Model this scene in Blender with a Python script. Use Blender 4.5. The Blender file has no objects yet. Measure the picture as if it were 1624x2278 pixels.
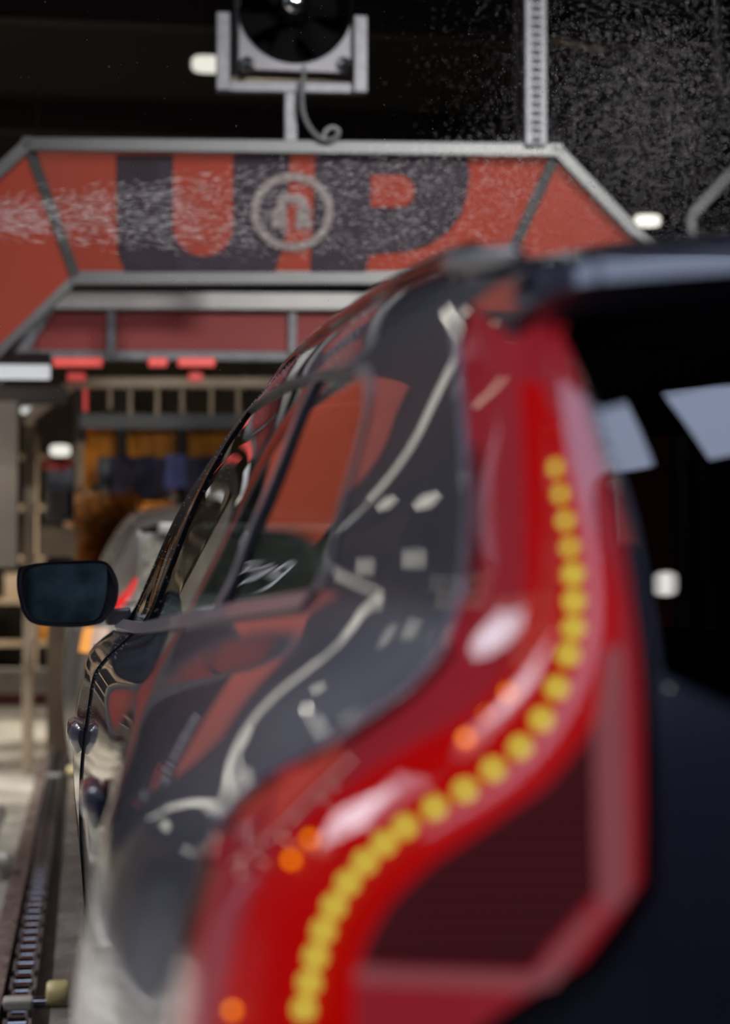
import bpy, bmesh, math, random
import numpy as np
from mathutils import Vector, Matrix
from mathutils.geometry import delaunay_2d_cdt, tessellate_polygon
from mathutils.bvhtree import BVHTree

random.seed(7); rng = np.random.default_rng(7)
sc = bpy.context.scene
col = sc.collection

# ------------------------------------------------------------------ camera
FPX, CX, CY = 4275.0, 812.0, 1139.0
CAM = Vector((0.0, 0.0, 1.28))
PHI = math.atan((1290 - CY) / FPX)
TH = math.atan((CX - 190) / FPX * math.cos(PHI))
cF = Vector((math.sin(TH) * math.cos(PHI), math.cos(TH) * math.cos(PHI), math.sin(PHI)))
cR = Vector((math.cos(TH), -math.sin(TH), 0))
cU = cR.cross(cF)
camd = bpy.data.cameras.new('camera'); cam = bpy.data.objects.new('camera', camd); col.objects.link(cam)
cam.matrix_world = Matrix(((cR.x, cU.x, -cF.x, CAM.x), (cR.y, cU.y, -cF.y, CAM.y), (cR.z, cU.z, -cF.z, CAM.z), (0, 0, 0, 1)))
camd.sensor_fit = 'VERTICAL'; camd.sensor_height = 36.0; camd.lens = FPX / 2278 * 36.0
camd.clip_start = 0.05; camd.clip_end = 200
camd.dof.use_dof = True; camd.dof.focus_distance = 3.95; camd.dof.aperture_fstop = 2.5
sc.camera = cam

# ------------------------------------------------------------------ world, exposure, large lights
world = bpy.data.worlds.new('hall_air'); sc.world = world; world.use_nodes = True
world.node_tree.nodes['Background'].inputs[0].default_value = (0.55, 0.6, 0.75, 1)
world.node_tree.nodes['Background'].inputs[1].default_value = 0.02
sc.view_settings.view_transform = 'Standard'; sc.view_settings.look = 'None'
sc.view_settings.exposure = 0.0; sc.view_settings.gamma = 1.0; sc.view_settings.use_curve_mapping = False
sc.cycles.use_denoising = True
sc.cycles.max_bounces = 5; sc.cycles.glossy_bounces = 3; sc.cycles.diffuse_bounces = 2; sc.cycles.transmission_bounces = 2; sc.cycles.transparent_max_bounces = 10
sc.cycles.use_adaptive_sampling = True; sc.cycles.adaptive_threshold = 0.06; sc.cycles.adaptive_min_samples = 16
sc.cycles.sample_clamp_indirect = 3.0; sc.cycles.caustics_reflective = False; sc.cycles.caustics_refractive = False

SKYLIGHT = 4.0          # translucent roof lights above and behind the camera

def area_light(name, loc, target, sx, sy, power, color, spread=180):
    d = bpy.data.lights.new(name, 'AREA'); d.shape = 'RECTANGLE'; d.size = sx; d.size_y = sy
    d.energy = power; d.color = color; d.spread = math.radians(spread)
    o = bpy.data.objects.new(name, d); col.objects.link(o)
    o.location = loc
    o.rotation_euler = (Vector(target) - Vector(loc)).to_track_quat('-Z', 'Y').to_euler()
    return o

# ------------------------------------------------------------------ helpers
def pxdir(x, y):
    return cF * FPX + cR * (x - CX) + cU * (CY - y)
def px(x, y, Y):
    d = pxdir(x, y); return CAM + d * (Y / d.y)
def srgb(r, g, b):
    f = lambda c: (c / 255 / 12.92) if c / 255 <= 0.04045 else ((c / 255 + 0.055) / 1.055) ** 2.4
    return (f(r), f(g), f(b))

def mat(name, c, rough=0.5, metal=0.0, coat=0.0, emit=None, es=0.0, var=0.0, vscale=6.0, bump=0.0, bscale=80.0,
        spec=0.5, trans=0.0, coat_rough=0.02, rvar=0.0):
    m = bpy.data.materials.new(name); m.use_nodes = True
    nt = m.node_tree; b = nt.nodes['Principled BSDF']
    b.inputs['Base Color'].default_value = (*c, 1); b.inputs['Roughness'].default_value = rough
    b.inputs['Metallic'].default_value = metal; b.inputs['Coat Weight'].default_value = coat
    b.inputs['Coat Roughness'].default_value = coat_rough
    b.inputs['Specular IOR Level'].default_value = spec
    b.inputs['Transmission Weight'].default_value = trans
    if emit is not None:
        if 'roof_light' not in name: m.cycles.emission_sampling = 'NONE'   # small lamps are seen and reflected; area lights carry their light
        b.inputs['Emission Color'].default_value = (*emit, 1); b.inputs['Emission Strength'].default_value = es
    if var > 0 or bump > 0 or rvar > 0:
        tc = nt.nodes.new('ShaderNodeTexCoord')
    if var > 0 or rvar > 0:
        n = nt.nodes.new('ShaderNodeTexNoise'); n.inputs['Scale'].default_value = vscale; n.inputs['Detail'].default_value = 5
        nt.links.new(tc.outputs['Object'], n.inputs['Vector'])
        if var > 0:
            r = nt.nodes.new('ShaderNodeValToRGB')
            r.color_ramp.elements[0].color = (*[max(0, v * (1 - var)) for v in c], 1)
            r.color_ramp.elements[1].color = (*[min(1, v * (1 + var)) for v in c], 1)
            r.color_ramp.elements[0].position = 0.3; r.color_ramp.elements[1].position = 0.7
            nt.links.new(n.outputs['Fac'], r.inputs['Fac']); nt.links.new(r.outputs['Color'], b.inputs['Base Color'])
        if rvar > 0:
            mr = nt.nodes.new('ShaderNodeMapRange')
            mr.inputs['From Min'].default_value = 0.3; mr.inputs['From Max'].default_value = 0.7
            mr.inputs['To Min'].default_value = max(0, rough - rvar); mr.inputs['To Max'].default_value = min(1, rough + rvar)
            nt.links.new(n.outputs['Fac'], mr.inputs['Value']); nt.links.new(mr.outputs['Result'], b.inputs['Roughness'])
    if bump > 0:
        n2 = nt.nodes.new('ShaderNodeTexNoise'); n2.inputs['Scale'].default_value = bscale
        nt.links.new(tc.outputs['Object'], n2.inputs['Vector'])
        bp = nt.nodes.new('ShaderNodeBump'); bp.inputs['Strength'].default_value = bump; bp.inputs['Distance'].default_value = 0.01
        nt.links.new(n2.outputs['Fac'], bp.inputs['Height']); nt.links.new(bp.outputs['Normal'], b.inputs['Normal'])
    return m

def glass_mat(name, tint, ior=1.5, rough=0.0):
    """thin glass: tinted see-through plus mirror reflection by fresnel"""
    m = bpy.data.materials.new(name); m.use_nodes = True; nt = m.node_tree
    for n in list(nt.nodes): nt.nodes.remove(n)
    out = nt.nodes.new('ShaderNodeOutputMaterial'); mx = nt.nodes.new('ShaderNodeMixShader')
    tr = nt.nodes.new('ShaderNodeBsdfTransparent'); tr.inputs[0].default_value = (*tint, 1)
    gl = nt.nodes.new('ShaderNodeBsdfGlossy'); gl.inputs['Roughness'].default_value = rough
    gl.inputs['Color'].default_value = (1, 1, 1, 1)
    fr = nt.nodes.new('ShaderNodeFresnel'); fr.inputs['IOR'].default_value = ior
    nt.links.new(fr.outputs[0], mx.inputs[0]); nt.links.new(tr.outputs[0], mx.inputs[1]); nt.links.new(gl.outputs[0], mx.inputs[2])
    nt.links.new(mx.outputs[0], out.inputs[0])
    return m

def tagk(o, label=None, cat=None, group=None, kind=None):
    if label: o['label'] = label
    if cat: o['category'] = cat
    if group: o['group'] = group
    if kind: o['kind'] = kind
    return o

def empty(name, loc=(0, 0, 0)):
    o = bpy.data.objects.new(name, None); col.objects.link(o); o.location = loc; o.empty_display_size = 0.1
    return o

def link(name, me, m=None, parent=None):
    o = bpy.data.objects.new(name, me); col.objects.link(o)
    if m is not None:
        me.materials.clear(); me.materials.append(m)
    if parent is not None:
        o.parent = parent
        # parents are never rotated here: children keep world coordinates
        loc = Vector(parent.location)
        q = parent.parent
        while q is not None:
            loc += q.location; q = q.parent
        o.location = o.location - loc
    return o

def pymesh(name, verts, faces, smooth=False, normals=None):
    me = bpy.data.meshes.new(name)
    me.from_pydata([tuple(v) for v in verts], [], [tuple(int(i) for i in f) for f in faces]); me.update()
    if smooth:
        me.polygons.foreach_set('use_smooth', [True] * len(me.polygons))
    if normals is not None:
        me.normals_split_custom_set_from_vertices([tuple(n) for n in normals])
    return me

class MB:
    def __init__(s): s.v = []; s.f = []
    def add(s, verts, faces):
        n = len(s.v); s.v += [tuple(v) for v in verts]; s.f += [tuple(i + n for i in f) for f in faces]; return s
    def box(s, x0, x1, y0, y1, z0, z1):
        v = [(x, y, z) for x in (x0, x1) for y in (y0, y1) for z in (z0, z1)]
        return s.add(v, [(0, 1, 3, 2), (4, 6, 7, 5), (0, 4, 5, 1), (2, 3, 7, 6), (0, 2, 6, 4), (1, 5, 7, 3)])
    def beam(s, p0, p1, w, h, up=(0, 0, 1)):
        p0 = Vector(p0); p1 = Vector(p1); d = (p1 - p0).normalized(); upv = Vector(up)
        if abs(d.dot(upv)) > 0.98: upv = Vector((0, 1, 0))
        sd = d.cross(upv).normalized(); u = sd.cross(d)
        v = []
        for p in (p0, p1):
            for a, b in ((-1, -1), (1, -1), (1, 1), (-1, 1)):
                v.append(p + sd * (a * w / 2) + u * (b * h / 2))
        return s.add(v, [(0, 1, 2, 3), (7, 6, 5, 4), (0, 4, 5, 1), (1, 5, 6, 2), (2, 6, 7, 3), (3, 7, 4, 0)])
    def cyl(s, p0, p1, r0, r1=None, n=16, caps=True):
        r1 = r0 if r1 is None else r1
        p0 = Vector(p0); p1 = Vector(p1); d = (p1 - p0).normalized()
        a = d.orthogonal().normalized(); b = d.cross(a)
        v = []
        for p, r in ((p0, r0), (p1, r1)):
            for k in range(n):
                t = 2 * math.pi * k / n; v.append(p + a * (r * math.cos(t)) + b * (r * math.sin(t)))
        f = [(k, (k + 1) % n, n + (k + 1) % n, n + k) for k in range(n)]
        if caps: f += [tuple(range(n - 1, -1, -1)), tuple(range(n, 2 * n))]
        return s.add(v, f)
    def prism(s, pts, off):
        """closed polygon (list of Vector) extruded by off (Vector)"""
        n = len(pts); off = Vector(off)
        v = [Vector(p) for p in pts] + [Vector(p) + off for p in pts]
        tri = [(0, 1, 2)] if n == 3 else ([(0, 1, 2, 3)] if n == 4 else [tuple(t) for t in tessellate_polygon([[Vector(p) for p in pts]])])
        return s.add(v, tri + [tuple(i + n for i in t[::-1]) for t in tri] + [(i, i + n, (i + 1) % n + n, (i + 1) % n) for i in range(n)])
    def tube(s, path, r, n=10):
        path = [Vector(p) for p in path]; m = len(path); v = []
        a = None
        for i, p in enumerate(path):
            d = (path[min(i + 1, m - 1)] - path[max(i - 1, 0)]).normalized()
            a = d.orthogonal().normalized() if a is None else (a - d * a.dot(d)).normalized()
            b = d.cross(a); rr = r[i] if hasattr(r, '__len__') else r
            for k in range(n):
                t = 2 * math.pi * k / n; v.append(p + a * (rr * math.cos(t)) + b * (rr * math.sin(t)))
        f = [(i * n + k, i * n + (k + 1) % n, (i + 1) * n + (k + 1) % n, (i + 1) * n + k) for i in range(m - 1) for k in range(n)]
        f += [tuple(range(n - 1, -1, -1)), tuple(range((m - 1) * n, m * n))]
        return s.add(v, f)
    def lathe(s, origin, axis, prof, n=32):
        """prof: list of (dist along axis, radius)"""
        o = Vector(origin); d = Vector(axis).normalized(); a = d.orthogonal().normalized(); b = d.cross(a); v = []
        for t, r in prof:
            for k in range(n):
                q = 2 * math.pi * k / n; v.append(o + d * t + a * (r * math.cos(q)) + b * (r * math.sin(q)))
        m = len(prof)
        f = [(i * n + k, i * n + (k + 1) % n, (i + 1) * n + (k + 1) % n, (i + 1) * n + k) for i in range(m - 1) for k in range(n)]
        return s.add(v, f)
    def build(s, name, m, parent=None, smooth=False, bevel=0.0):
        me = bpy.data.meshes.new(name)
        me.from_pydata(s.v, [], s.f); me.update()
        bm = bmesh.new(); bm.from_mesh(me); bmesh.ops.recalc_face_normals(bm, faces=bm.faces); 
        if bevel > 0:
            bmesh.ops.bevel(bm, geom=list(bm.edges), offset=bevel, segments=2, affect='EDGES', profile=0.5)
        bm.to_mesh(me); bm.free()
        if smooth:
            me.polygons.foreach_set('use_smooth', [True] * len(me.polygons))
            try: me.set_sharp_from_angle(angle=math.radians(40))
            except Exception: pass
        return link(name, me, m, parent)

def catmull(pts, n=8, closed=False):
    P = [np.array(p, float) for p in pts]; out = []; m = len(P)
    rng_ = range(m) if closed else range(m - 1)
    for i in rng_:
        if closed: p0, p1, p2, p3 = P[i - 1], P[i], P[(i + 1) % m], P[(i + 2) % m]
        else: p0, p1, p2, p3 = P[max(i - 1, 0)], P[i], P[i + 1], P[min(i + 2, m - 1)]
        for k in range(n):
            t = k / n
            out.append(0.5 * (2 * p1 + (p2 - p0) * t + (2 * p0 - 5 * p1 + 4 * p2 - p3) * t * t + (3 * p1 - p0 - 3 * p2 + p3) * t ** 3))
    if not closed: out.append(P[-1])
    return out

# ------------------------------------------------------------------ materials
M = {}
M['paint'] = mat('graphite_car_paint', (0.10, 0.101, 0.155), 0.38, 0.15, 1.0, var=0.06, vscale=900, coat_rough=0.015)
M['black_trim'] = mat('black_rubber_trim', (0.012, 0.012, 0.014), 0.45, var=0.2, vscale=40)
M['gloss_black'] = mat('gloss_black_pillar', (0.008, 0.008, 0.010), 0.12, coat=0.6, var=0.1)
M['belt'] = mat('satin_belt_trim', (0.36, 0.35, 0.39), 0.35, 0.3, 0.3, var=0.08, vscale=30)
M['glass'] = glass_mat('tinted_side_glass', (0.13, 0.15, 0.15), 2.2)
M['rearglass'] = glass_mat('privacy_rear_glass', (0.012, 0.012, 0.014), 1.75)
M['clearglass'] = glass_mat('clear_windscreen_glass', (0.75, 0.8, 0.78), 1.5)
M['cabin'] = mat('dark_cabin_lining', (0.012, 0.012, 0.013), 0.8, var=0.3, vscale=15, bump=0.2)
M['seat'] = mat('charcoal_seat_leather', (0.02, 0.02, 0.022), 0.5, var=0.2, vscale=20, bump=0.3, bscale=200)
M['mirror'] = mat('mirror_glass', (0.45, 0.52, 0.58), 0.03, 1.0, var=0.55, vscale=14)
M['plastic'] = mat('dark_satin_plastic', (0.085, 0.08, 0.105), 0.28, var=0.15, vscale=40)
M['tyre'] = mat('tyre_rubber', (0.015, 0.015, 0.015), 0.8, var=0.3, bump=0.4)
M['rim'] = mat('alloy_rim', (0.35, 0.35, 0.37), 0.3, 1.0, var=0.1)
M['chrome'] = mat('chrome', (0.6, 0.6, 0.62), 0.1, 1.0, var=0.05)
M['alu'] = mat('anodised_aluminium_profile', (0.115, 0.12, 0.135), 0.45, 0.25, var=0.04, vscale=12, bump=0.05)
M['galv'] = mat('galvanised_steel', (0.135, 0.14, 0.17), 0.5, 0.3, var=0.2, vscale=18, bump=0.05)

# ------------------------------------------------------------------ hall (setting)
def struct(o): o['kind'] = 'structure'; return o
def floor_mat():
    m = mat('wet_beige_concrete_floor', (0.37, 0.35, 0.325), 0.35, var=0.35, vscale=1.3, bump=0.25, bscale=14, rvar=0.18)
    return m
M['floor'] = floor_mat()
M['darkwall'] = mat('dark_slate_hall_cladding', (0.15, 0.155, 0.20), 0.6, var=0.3, vscale=0.8, bump=0.1, bscale=20)
M['wall'] = mat('beige_hall_wall', (0.42, 0.35, 0.27), 0.7, var=0.25, vscale=0.8, bump=0.1, bscale=20)
M['darkceil'] = mat('black_painted_ceiling', (0.0035, 0.0028, 0.0028), 0.85, var=0.4, vscale=0.7)
M['beamdark'] = mat('dark_brown_steel_beam', (0.014, 0.008, 0.008), 0.7, var=0.3)
X0, X1, YB, YE, HT = -4.2, 5.6, -9.0, 30.0, 5.6
struct(MB().box(X0 - .2, X1 + .2, YB - .2, YE + .2, -0.2, 0.0).build('floor', M['floor']))
struct(MB().box(X0 - .2, X0, YB, YE, 0, HT).build('wall_left', M['darkwall']))
struct(MB().box(X1, X1 + .2, YB, YE, 0, HT).build('wall_right', M['darkceil']))
struct(MB().box(X0, X1, YE, YE + .2, 0, HT).build('wall_far', M['wall']))
struct(MB().box(X0, X1, YB - .2, YB, 0, HT).build('wall_back', M['darkceil']))
struct(MB().box(X0, X0 + .04, 10.2, YE, 0, 2.5).build('trim_20', M['wall']))
M['frosted'] = mat('mirror_tint_glazing', (.2, .25, .28), .5, emit=(.35, .55, .70), es=.035, var=.3, vscale=.8)  # glow added behind the camera to tint the door mirror
wd = struct(MB().box(-3.4, .2, YB, YB + .05, .1, 2.6).build('door_1', M['frosted']))
for x in (-3.4, -2.2, -1.0, .2): MB().box(x - .04, x + .04, YB, YB + .09, 0, 2.7).build('door_frame', M['beamdark'], wd)
struct(MB().box(X0 - .2, X1 + .2, YB - .2, YE + .2, HT, HT + .2).build('ceiling', M['darkceil']))
for i, y in enumerate((-6.5, -5.0, -1.6, 2.4, 10.5, 14.0, 17.5, 21.0)):
    struct(MB().box(X0, X1, y - .08, y + .08, HT - .28, HT).build('trim_%d' % (i + 1), M['beamdark']))

# ------------------------------------------------------------------ SUV body surface: horizontal slices
CXC = 0.93
YST = [6.3, 5.6, 4.9, 4.25, 3.65, 3.1, 2.6, 2.3, 2.0, 1.75, 1.55]
TAB = {
 .25: ([.30, .10, .07, .06, .06, .06, .06, .06, .06, .07, .10], [(.14, 1.40), (.20, 1.28), (.34, 1.20), (.6, 1.16), (.93, 1.15)]),
 .45: ([.22, .05, .03, .02, .025, .022, .02, .012, .008, .02, .055], [(.08, 1.37), (.14, 1.24), (.30, 1.17), (.6, 1.13), (.93, 1.115)]),
 .65: ([.18, .02, .0, -.004, .006, .008, .010, -.002, -.010, .008, .045], [(.072, 1.37), (.135, 1.25), (.30, 1.165), (.6, 1.125), (.93, 1.11)]),
 .82: ([.17, .01, -.022, -.022, -.006, .004, .012, .002, -.014, .008, .045], [(.07, 1.39), (.132, 1.28), (.30, 1.21), (.6, 1.176), (.93, 1.165)]),
 .98: ([.2, .03, -.018, -.016, .0, .014, .028, .022, .010, .03, .072], [(.095, 1.41), (.155, 1.285), (.31, 1.224), (.6, 1.189), (.93, 1.178)]),
 1.06: ([.26, .07, .0, -.002, .011, .025, .04, .04, .035, .06, .1], [(.118, 1.42), (.175, 1.292), (.325, 1.235), (.6, 1.203), (.93, 1.192)]),
 1.12: ([.34, .14, .03, .02, .03, .042, .058, .065, .08, .115, .16], [(.175, 1.42), (.22, 1.305), (.335, 1.252), (.6, 1.221), (.93, 1.210)]),
 1.18: ([.4, .22, .105, .09, .092, .092, .096, .115, .140, .178, .23], [(.25, 1.45), (.28, 1.36), (.35, 1.280), (.6, 1.246), (.93, 1.235)]),
 1.25: ([.46, .3, .155, .135, .13, .132, .142, .175, .218, .258, .298], [(.318, 1.46), (.338, 1.395), (.368, 1.322), (.6, 1.2826), (.93, 1.2716)]),
 1.34: ([.5, .36, .2, .17, .162, .17, .182, .212, .250, .286, .322], [(.342, 1.47), (.356, 1.425), (.380, 1.381), (.6, 1.3384), (.93, 1.3274)]),
 1.42: ([.55, .4, .235, .205, .194, .204, .217, .245, .275, .303, .333], [(.35, 1.487), (.363, 1.457), (.388, 1.438), (.6, 1.396), (.93, 1.385)]),
 1.50: ([.6, .45, .28, .247, .235, .243, .256, .274, .298, .322, .348], [(.362, 1.518), (.374, 1.504), (.398, 1.497), (.6, 1.4616), (.93, 1.4506)]),
 1.57: ([.65, .5, .33, .293, .28, .287, .3, .315, .337, .352, .37], [(.382, 1.553), (.393, 1.550), (.415, 1.545), (.6, 1.5246), (.93, 1.5136)]),
 1.62: ([.7, .55, .37, .335, .318, .325, .34, .358, .385, .4, .41], [(.418, 1.575), (.433, 1.578), (.46, 1.578), (.6, 1.57), (.93, 1.56)]),
 1.67: ([.75, .6, .41, .385, .365, .37, .395, .42, .45, .46, .47], [(.478, 1.59), (.49, 1.60), (.51, 1.61), (.63, 1.61), (.93, 1.61)]),
}
ZL = np.array(sorted(TAB)); NS = 16; NU = 2 * NS - 1; UMAX = NU - 1; UC = NS - 1
Gx = np.zeros((len(ZL), NU)); Gy = np.zeros((len(ZL), NU))
for i, z in enumerate(ZL):
    s, c = TAB[float(z)]
    xs = list(s) + [p[0] for p in c]; ys = YST + [p[1] for p in c]
    Gx[i] = xs + [2 * CXC - v for v in xs[-2::-1]]; Gy[i] = ys + ys[-2::-1]
def spline_op(t):
    n = len(t); A = np.zeros((n, n)); B = np.zeros((n, n)); A[0, 0] = A[-1, -1] = 1
    for i in range(1, n - 1):
        h0 = t[i] - t[i - 1]; h1 = t[i + 1] - t[i]
        A[i, i - 1] = h0; A[i, i] = 2 * (h0 + h1); A[i, i + 1] = h1
        B[i, i - 1] = 6 / h0; B[i, i] = -6 / h0 - 6 / h1; B[i, i + 1] = 6 / h1
    return np.linalg.solve(A, B)
UT = np.arange(NU, dtype=float); OPZ = spline_op(ZL); OPU = spline_op(UT)
def sp_eval(t, v, d2, q):
    """v,d2: (n,...) ; q: (N,) -> (N,...) or matched per-point when v is (N,n)"""
    i = np.clip(np.searchsorted(t, q) - 1, 0, len(t) - 2); h = t[i + 1] - t[i]
    a = (t[i + 1] - q) / h; b = (q - t[i]) / h
    return i, a, b, h
def make_surface(GX, GY):
    DX_, DY_ = OPZ @ GX, OPZ @ GY
    def S_(u, z):
        u = np.atleast_1d(np.asarray(u, float)); z = np.atleast_1d(np.asarray(z, float))
        i, a, b, h = sp_eval(ZL, None, None, z)
        w = lambda V, D: a[:, None] * V[i] + b[:, None] * V[i + 1] + ((a ** 3 - a)[:, None] * D[i] + (b ** 3 - b)[:, None] * D[i + 1]) * (h ** 2)[:, None] / 6
        cx_, cy_ = w(GX, DX_), w(GY, DY_)
        dx, dy = cx_ @ OPU.T, cy_ @ OPU.T
        j, a, b, h = sp_eval(UT, None, None, u); r = np.arange(len(u))
        e = lambda V, D: a * V[r, j] + b * V[r, j + 1] + ((a ** 3 - a) * D[r, j] + (b ** 3 - b) * D[r, j + 1]) / 6
        return np.stack([e(cx_, dx), e(cy_, dy), z], 1)
    def SN_(u, z):
        u = np.atleast_1d(np.asarray(u, float)); z = np.atleast_1d(np.asarray(z, float)); e = 1e-3
        du = S_(np.minimum(u + e, UMAX), z) - S_(np.maximum(u - e, 0), z); dz = S_(u, z + e) - S_(u, z - e)
        n = np.cross(dz, du); n /= np.linalg.norm(n, axis=1)[:, None]
        # outward: away from the car's long axis
        p = S_(u, z); c = np.stack([np.full(len(u), CXC), np.clip(p[:, 1], 2.2, 5), p[:, 2]], 1)
        s = np.sign(np.sum((p - c) * n, 1)); s[s == 0] = 1
        return n * s[:, None]
    return S_, SN_
S, SN = make_surface(Gx, Gy)
# the side glass runs on straight past the belt, without the shoulder's fillet
Gg = Gx.copy(); r0, r1 = list(ZL).index(1.25), list(ZL).index(1.34)
for r_ in range(r0):
    Gg[r_] = Gx[r0] + (Gx[r1] - Gx[r0]) / (ZL[r1] - ZL[r0]) * (ZL[r_] - ZL[r0])
SG, SGN = make_surface(Gg, Gy)
def uY(Y):
    """station parameter of a length position on the left side"""
    return float(np.interp(-Y, [-y for y in YST], list(range(len(YST)))))
def uYs(Y, z):
    lo, hi = 0.0, 10.0
    for _ in range(40):
        m_ = (lo + hi) / 2
        if S([m_], [z])[0, 1] > Y: lo = m_
        else: hi = m_
    return (lo + hi) / 2
# ray casting onto the surface, to lay outlines
_uu = np.linspace(0, UMAX, 361); _zz = np.linspace(.25, 1.67, 143)
_U, _Z = np.meshgrid(_uu, _zz); _P = S(_U.ravel(), _Z.ravel())
_f = []
for i in range(142):
    for j in range(360):
        k = i * 361 + j; _f.append((k, k + 1, k + 362)); _f.append((k, k + 362, k + 361))
_bvh = BVHTree.FromPolygons([tuple(p) for p in _P], _f, all_triangles=True)
def cast(x, y):
    d = pxdir(x, y).normalized(); loc, nrm, idx, dist = _bvh.ray_cast(CAM, d)
    if loc is None: return None
    tri = _f[idx]; a, b, c = [np.array(_P[t]) for t in tri]; p = np.array(loc)
    T = np.stack([b - a, c - a], 1); st = np.linalg.lstsq(T, p - a, rcond=None)[0]
    uv = [np.array((_U.ravel()[t], _Z.ravel()[t])) for t in tri]
    r = uv[0] + st[0] * (uv[1] - uv[0]) + st[1] * (uv[2] - uv[0])
    return float(r[0]), float(r[1])
def casts(pts):
    out = [cast(*p) for p in pts]
    for p, o in zip(pts, out):
        if o is None: print('CAST MISS', p)
    return [o for o in out if o is not None]

ZS = 8.0
def inpoly(P, poly):
    x, y = P[:, 0], P[:, 1]; r = np.zeros(len(P), bool); n = len(poly); j = n - 1
    for i in range(n):
        xi, yi = poly[i]; xj, yj = poly[j]
        c = ((yi > y) != (yj > y))
        with np.errstate(divide='ignore', invalid='ignore'):
            r ^= c & (x < (xj - xi) * (y - yi) / (yj - yi + 1e-30) + xi)
        j = i
    return r
def resample(poly, step):
    out = []; n = len(poly)
    for i in range(n):
        a = np.array(poly[i]); b = np.array(poly[(i + 1) % n]); L = np.linalg.norm(b - a); k = max(1, int(math.ceil(L / step)))
        for t in range(k): out.append(tuple(a + (b - a) * t / k))
    return out
def edge_dist(P, loops):
    d = np.full(len(P), 1e9)
    for L in loops:
        A = np.array(L); d = np.minimum(d, np.min(np.linalg.norm(P[:, None, :] - A[None], axis=2), 1))
    return d
def panel(name, outer, m, parent, holes=(), off=0.0, flange=0.014, du=0.14, dz=0.016, xf=None, surf=None, nsurf=None):
    """a sheet of the body surface cut to an outline (u,z), turned in at its edges"""
    sf = surf or S; nf = nsurf or SN
    loops = [resample([(u, z * ZS) for u, z in L], 0.07) for L in [outer] + list(holes)]
    O = np.array(loops[0]); lo, hi = O.min(0), O.max(0)
    gu = np.arange(lo[0] + du / 2, hi[0], du); gz = np.arange(lo[1] + dz * ZS / 2, hi[1], dz * ZS)
    A, B = np.meshgrid(gu, gz); P = np.stack([A.ravel(), B.ravel()], 1)
    if len(P):
        k = inpoly(P, loops[0])
        for h in loops[1:]: k &= ~inpoly(P, h)
        P = P[k]
        if len(P): P = P[edge_dist(P, loops) > 0.05]
    verts = []; edges = []
    for L in loops:
        n0 = len(verts); verts += L; edges += [(n0 + i, n0 + (i + 1) % len(L)) for i in range(len(L))]
    nb = len(verts); verts += [tuple(p) for p in P]
    vo, eo, fo, ov, oe, of = delaunay_2d_cdt([Vector(v) for v in verts], edges, [], 0, 1e-6)
    V = np.array([(v.x, v.y) for v in vo]); Fc = np.array([tuple(f) for f in fo if len(f) == 3])
    c = V[Fc].mean(1); k = inpoly(c, loops[0])
    for h in loops[1:]: k &= ~inpoly(c, h)
    Fc = Fc[k]
    p3 = sf(V[:, 0], V[:, 1] / ZS); n3 = nf(V[:, 0], V[:, 1] / ZS); p3 = p3 + n3 * off
    # orient
    a, b, d = p3[Fc[:, 0]], p3[Fc[:, 1]], p3[Fc[:, 2]]
    fl = np.sum(np.cross(b - a, d - a) * n3[Fc[:, 0]], 1) < 0
    Fc[fl] = Fc[fl][:, ::-1]
    verts3 = list(p3); nor = list(n3); faces = [tuple(f) for f in Fc]
    if flange > 0:
        # boundary edges
        ec = {}
        for f in faces:
            for i in range(3):
                e = (f[i], f[(i + 1) % 3]); kx = tuple(sorted(e)); ec.setdefault(kx, []).append(e)
        for kx, es in ec.items():
            if len(es) == 1:
                i, j = es[0]; n0 = len(verts3)
                pi, pj = p3[i], p3[j]
                verts3 += [pi, pj, pj - n3[j] * flange, pi - n3[i] * flange]
                en = np.cross(pj - pi, n3[i]); en = en / (np.linalg.norm(en) + 1e-12)
                nor += [en] * 4; faces.append((n0 + 1, n0, n0 + 3, n0 + 2))
    verts3 = np.array(verts3); nor = np.array(nor)
    if xf is not None: verts3, nor, faces = xf(verts3, nor, faces)
    me = pymesh(name, verts3, faces, True, nor)
    return link(name, me, m, parent)
def mirror_x(v, n, f):
    v = v.copy(); n = n.copy(); v[:, 0] = 2 * CXC - v[:, 0]; n[:, 0] = -n[:, 0]
    return v, n, [tuple(reversed(q)) for q in f]
def both(name, outer, m, parent, **k):
    a = panel(name, outer, m, parent, **k)
    me = a.data; n = len(me.vertices)
    v = np.zeros(n * 3); me.vertices.foreach_get('co', v); v = v.reshape(-1, 3).copy(); v[:, 0] = 2 * CXC - v[:, 0]
    nn = np.zeros(len(me.corner_normals) * 3); me.corner_normals.foreach_get('vector', nn)
    nn = nn.reshape(-1, 3).copy(); nn[:, 0] *= -1
    li = np.zeros(len(me.loops), int); me.loops.foreach_get('vertex_index', li)
    vn = np.zeros((n, 3)); vn[li] = nn
    me2 = pymesh(name, v, [tuple(reversed(p.vertices)) for p in me.polygons], True, vn)
    b = link(name, me2, me.materials[0], None); b.parent = parent; b.location = a.location
    return a, b

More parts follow.
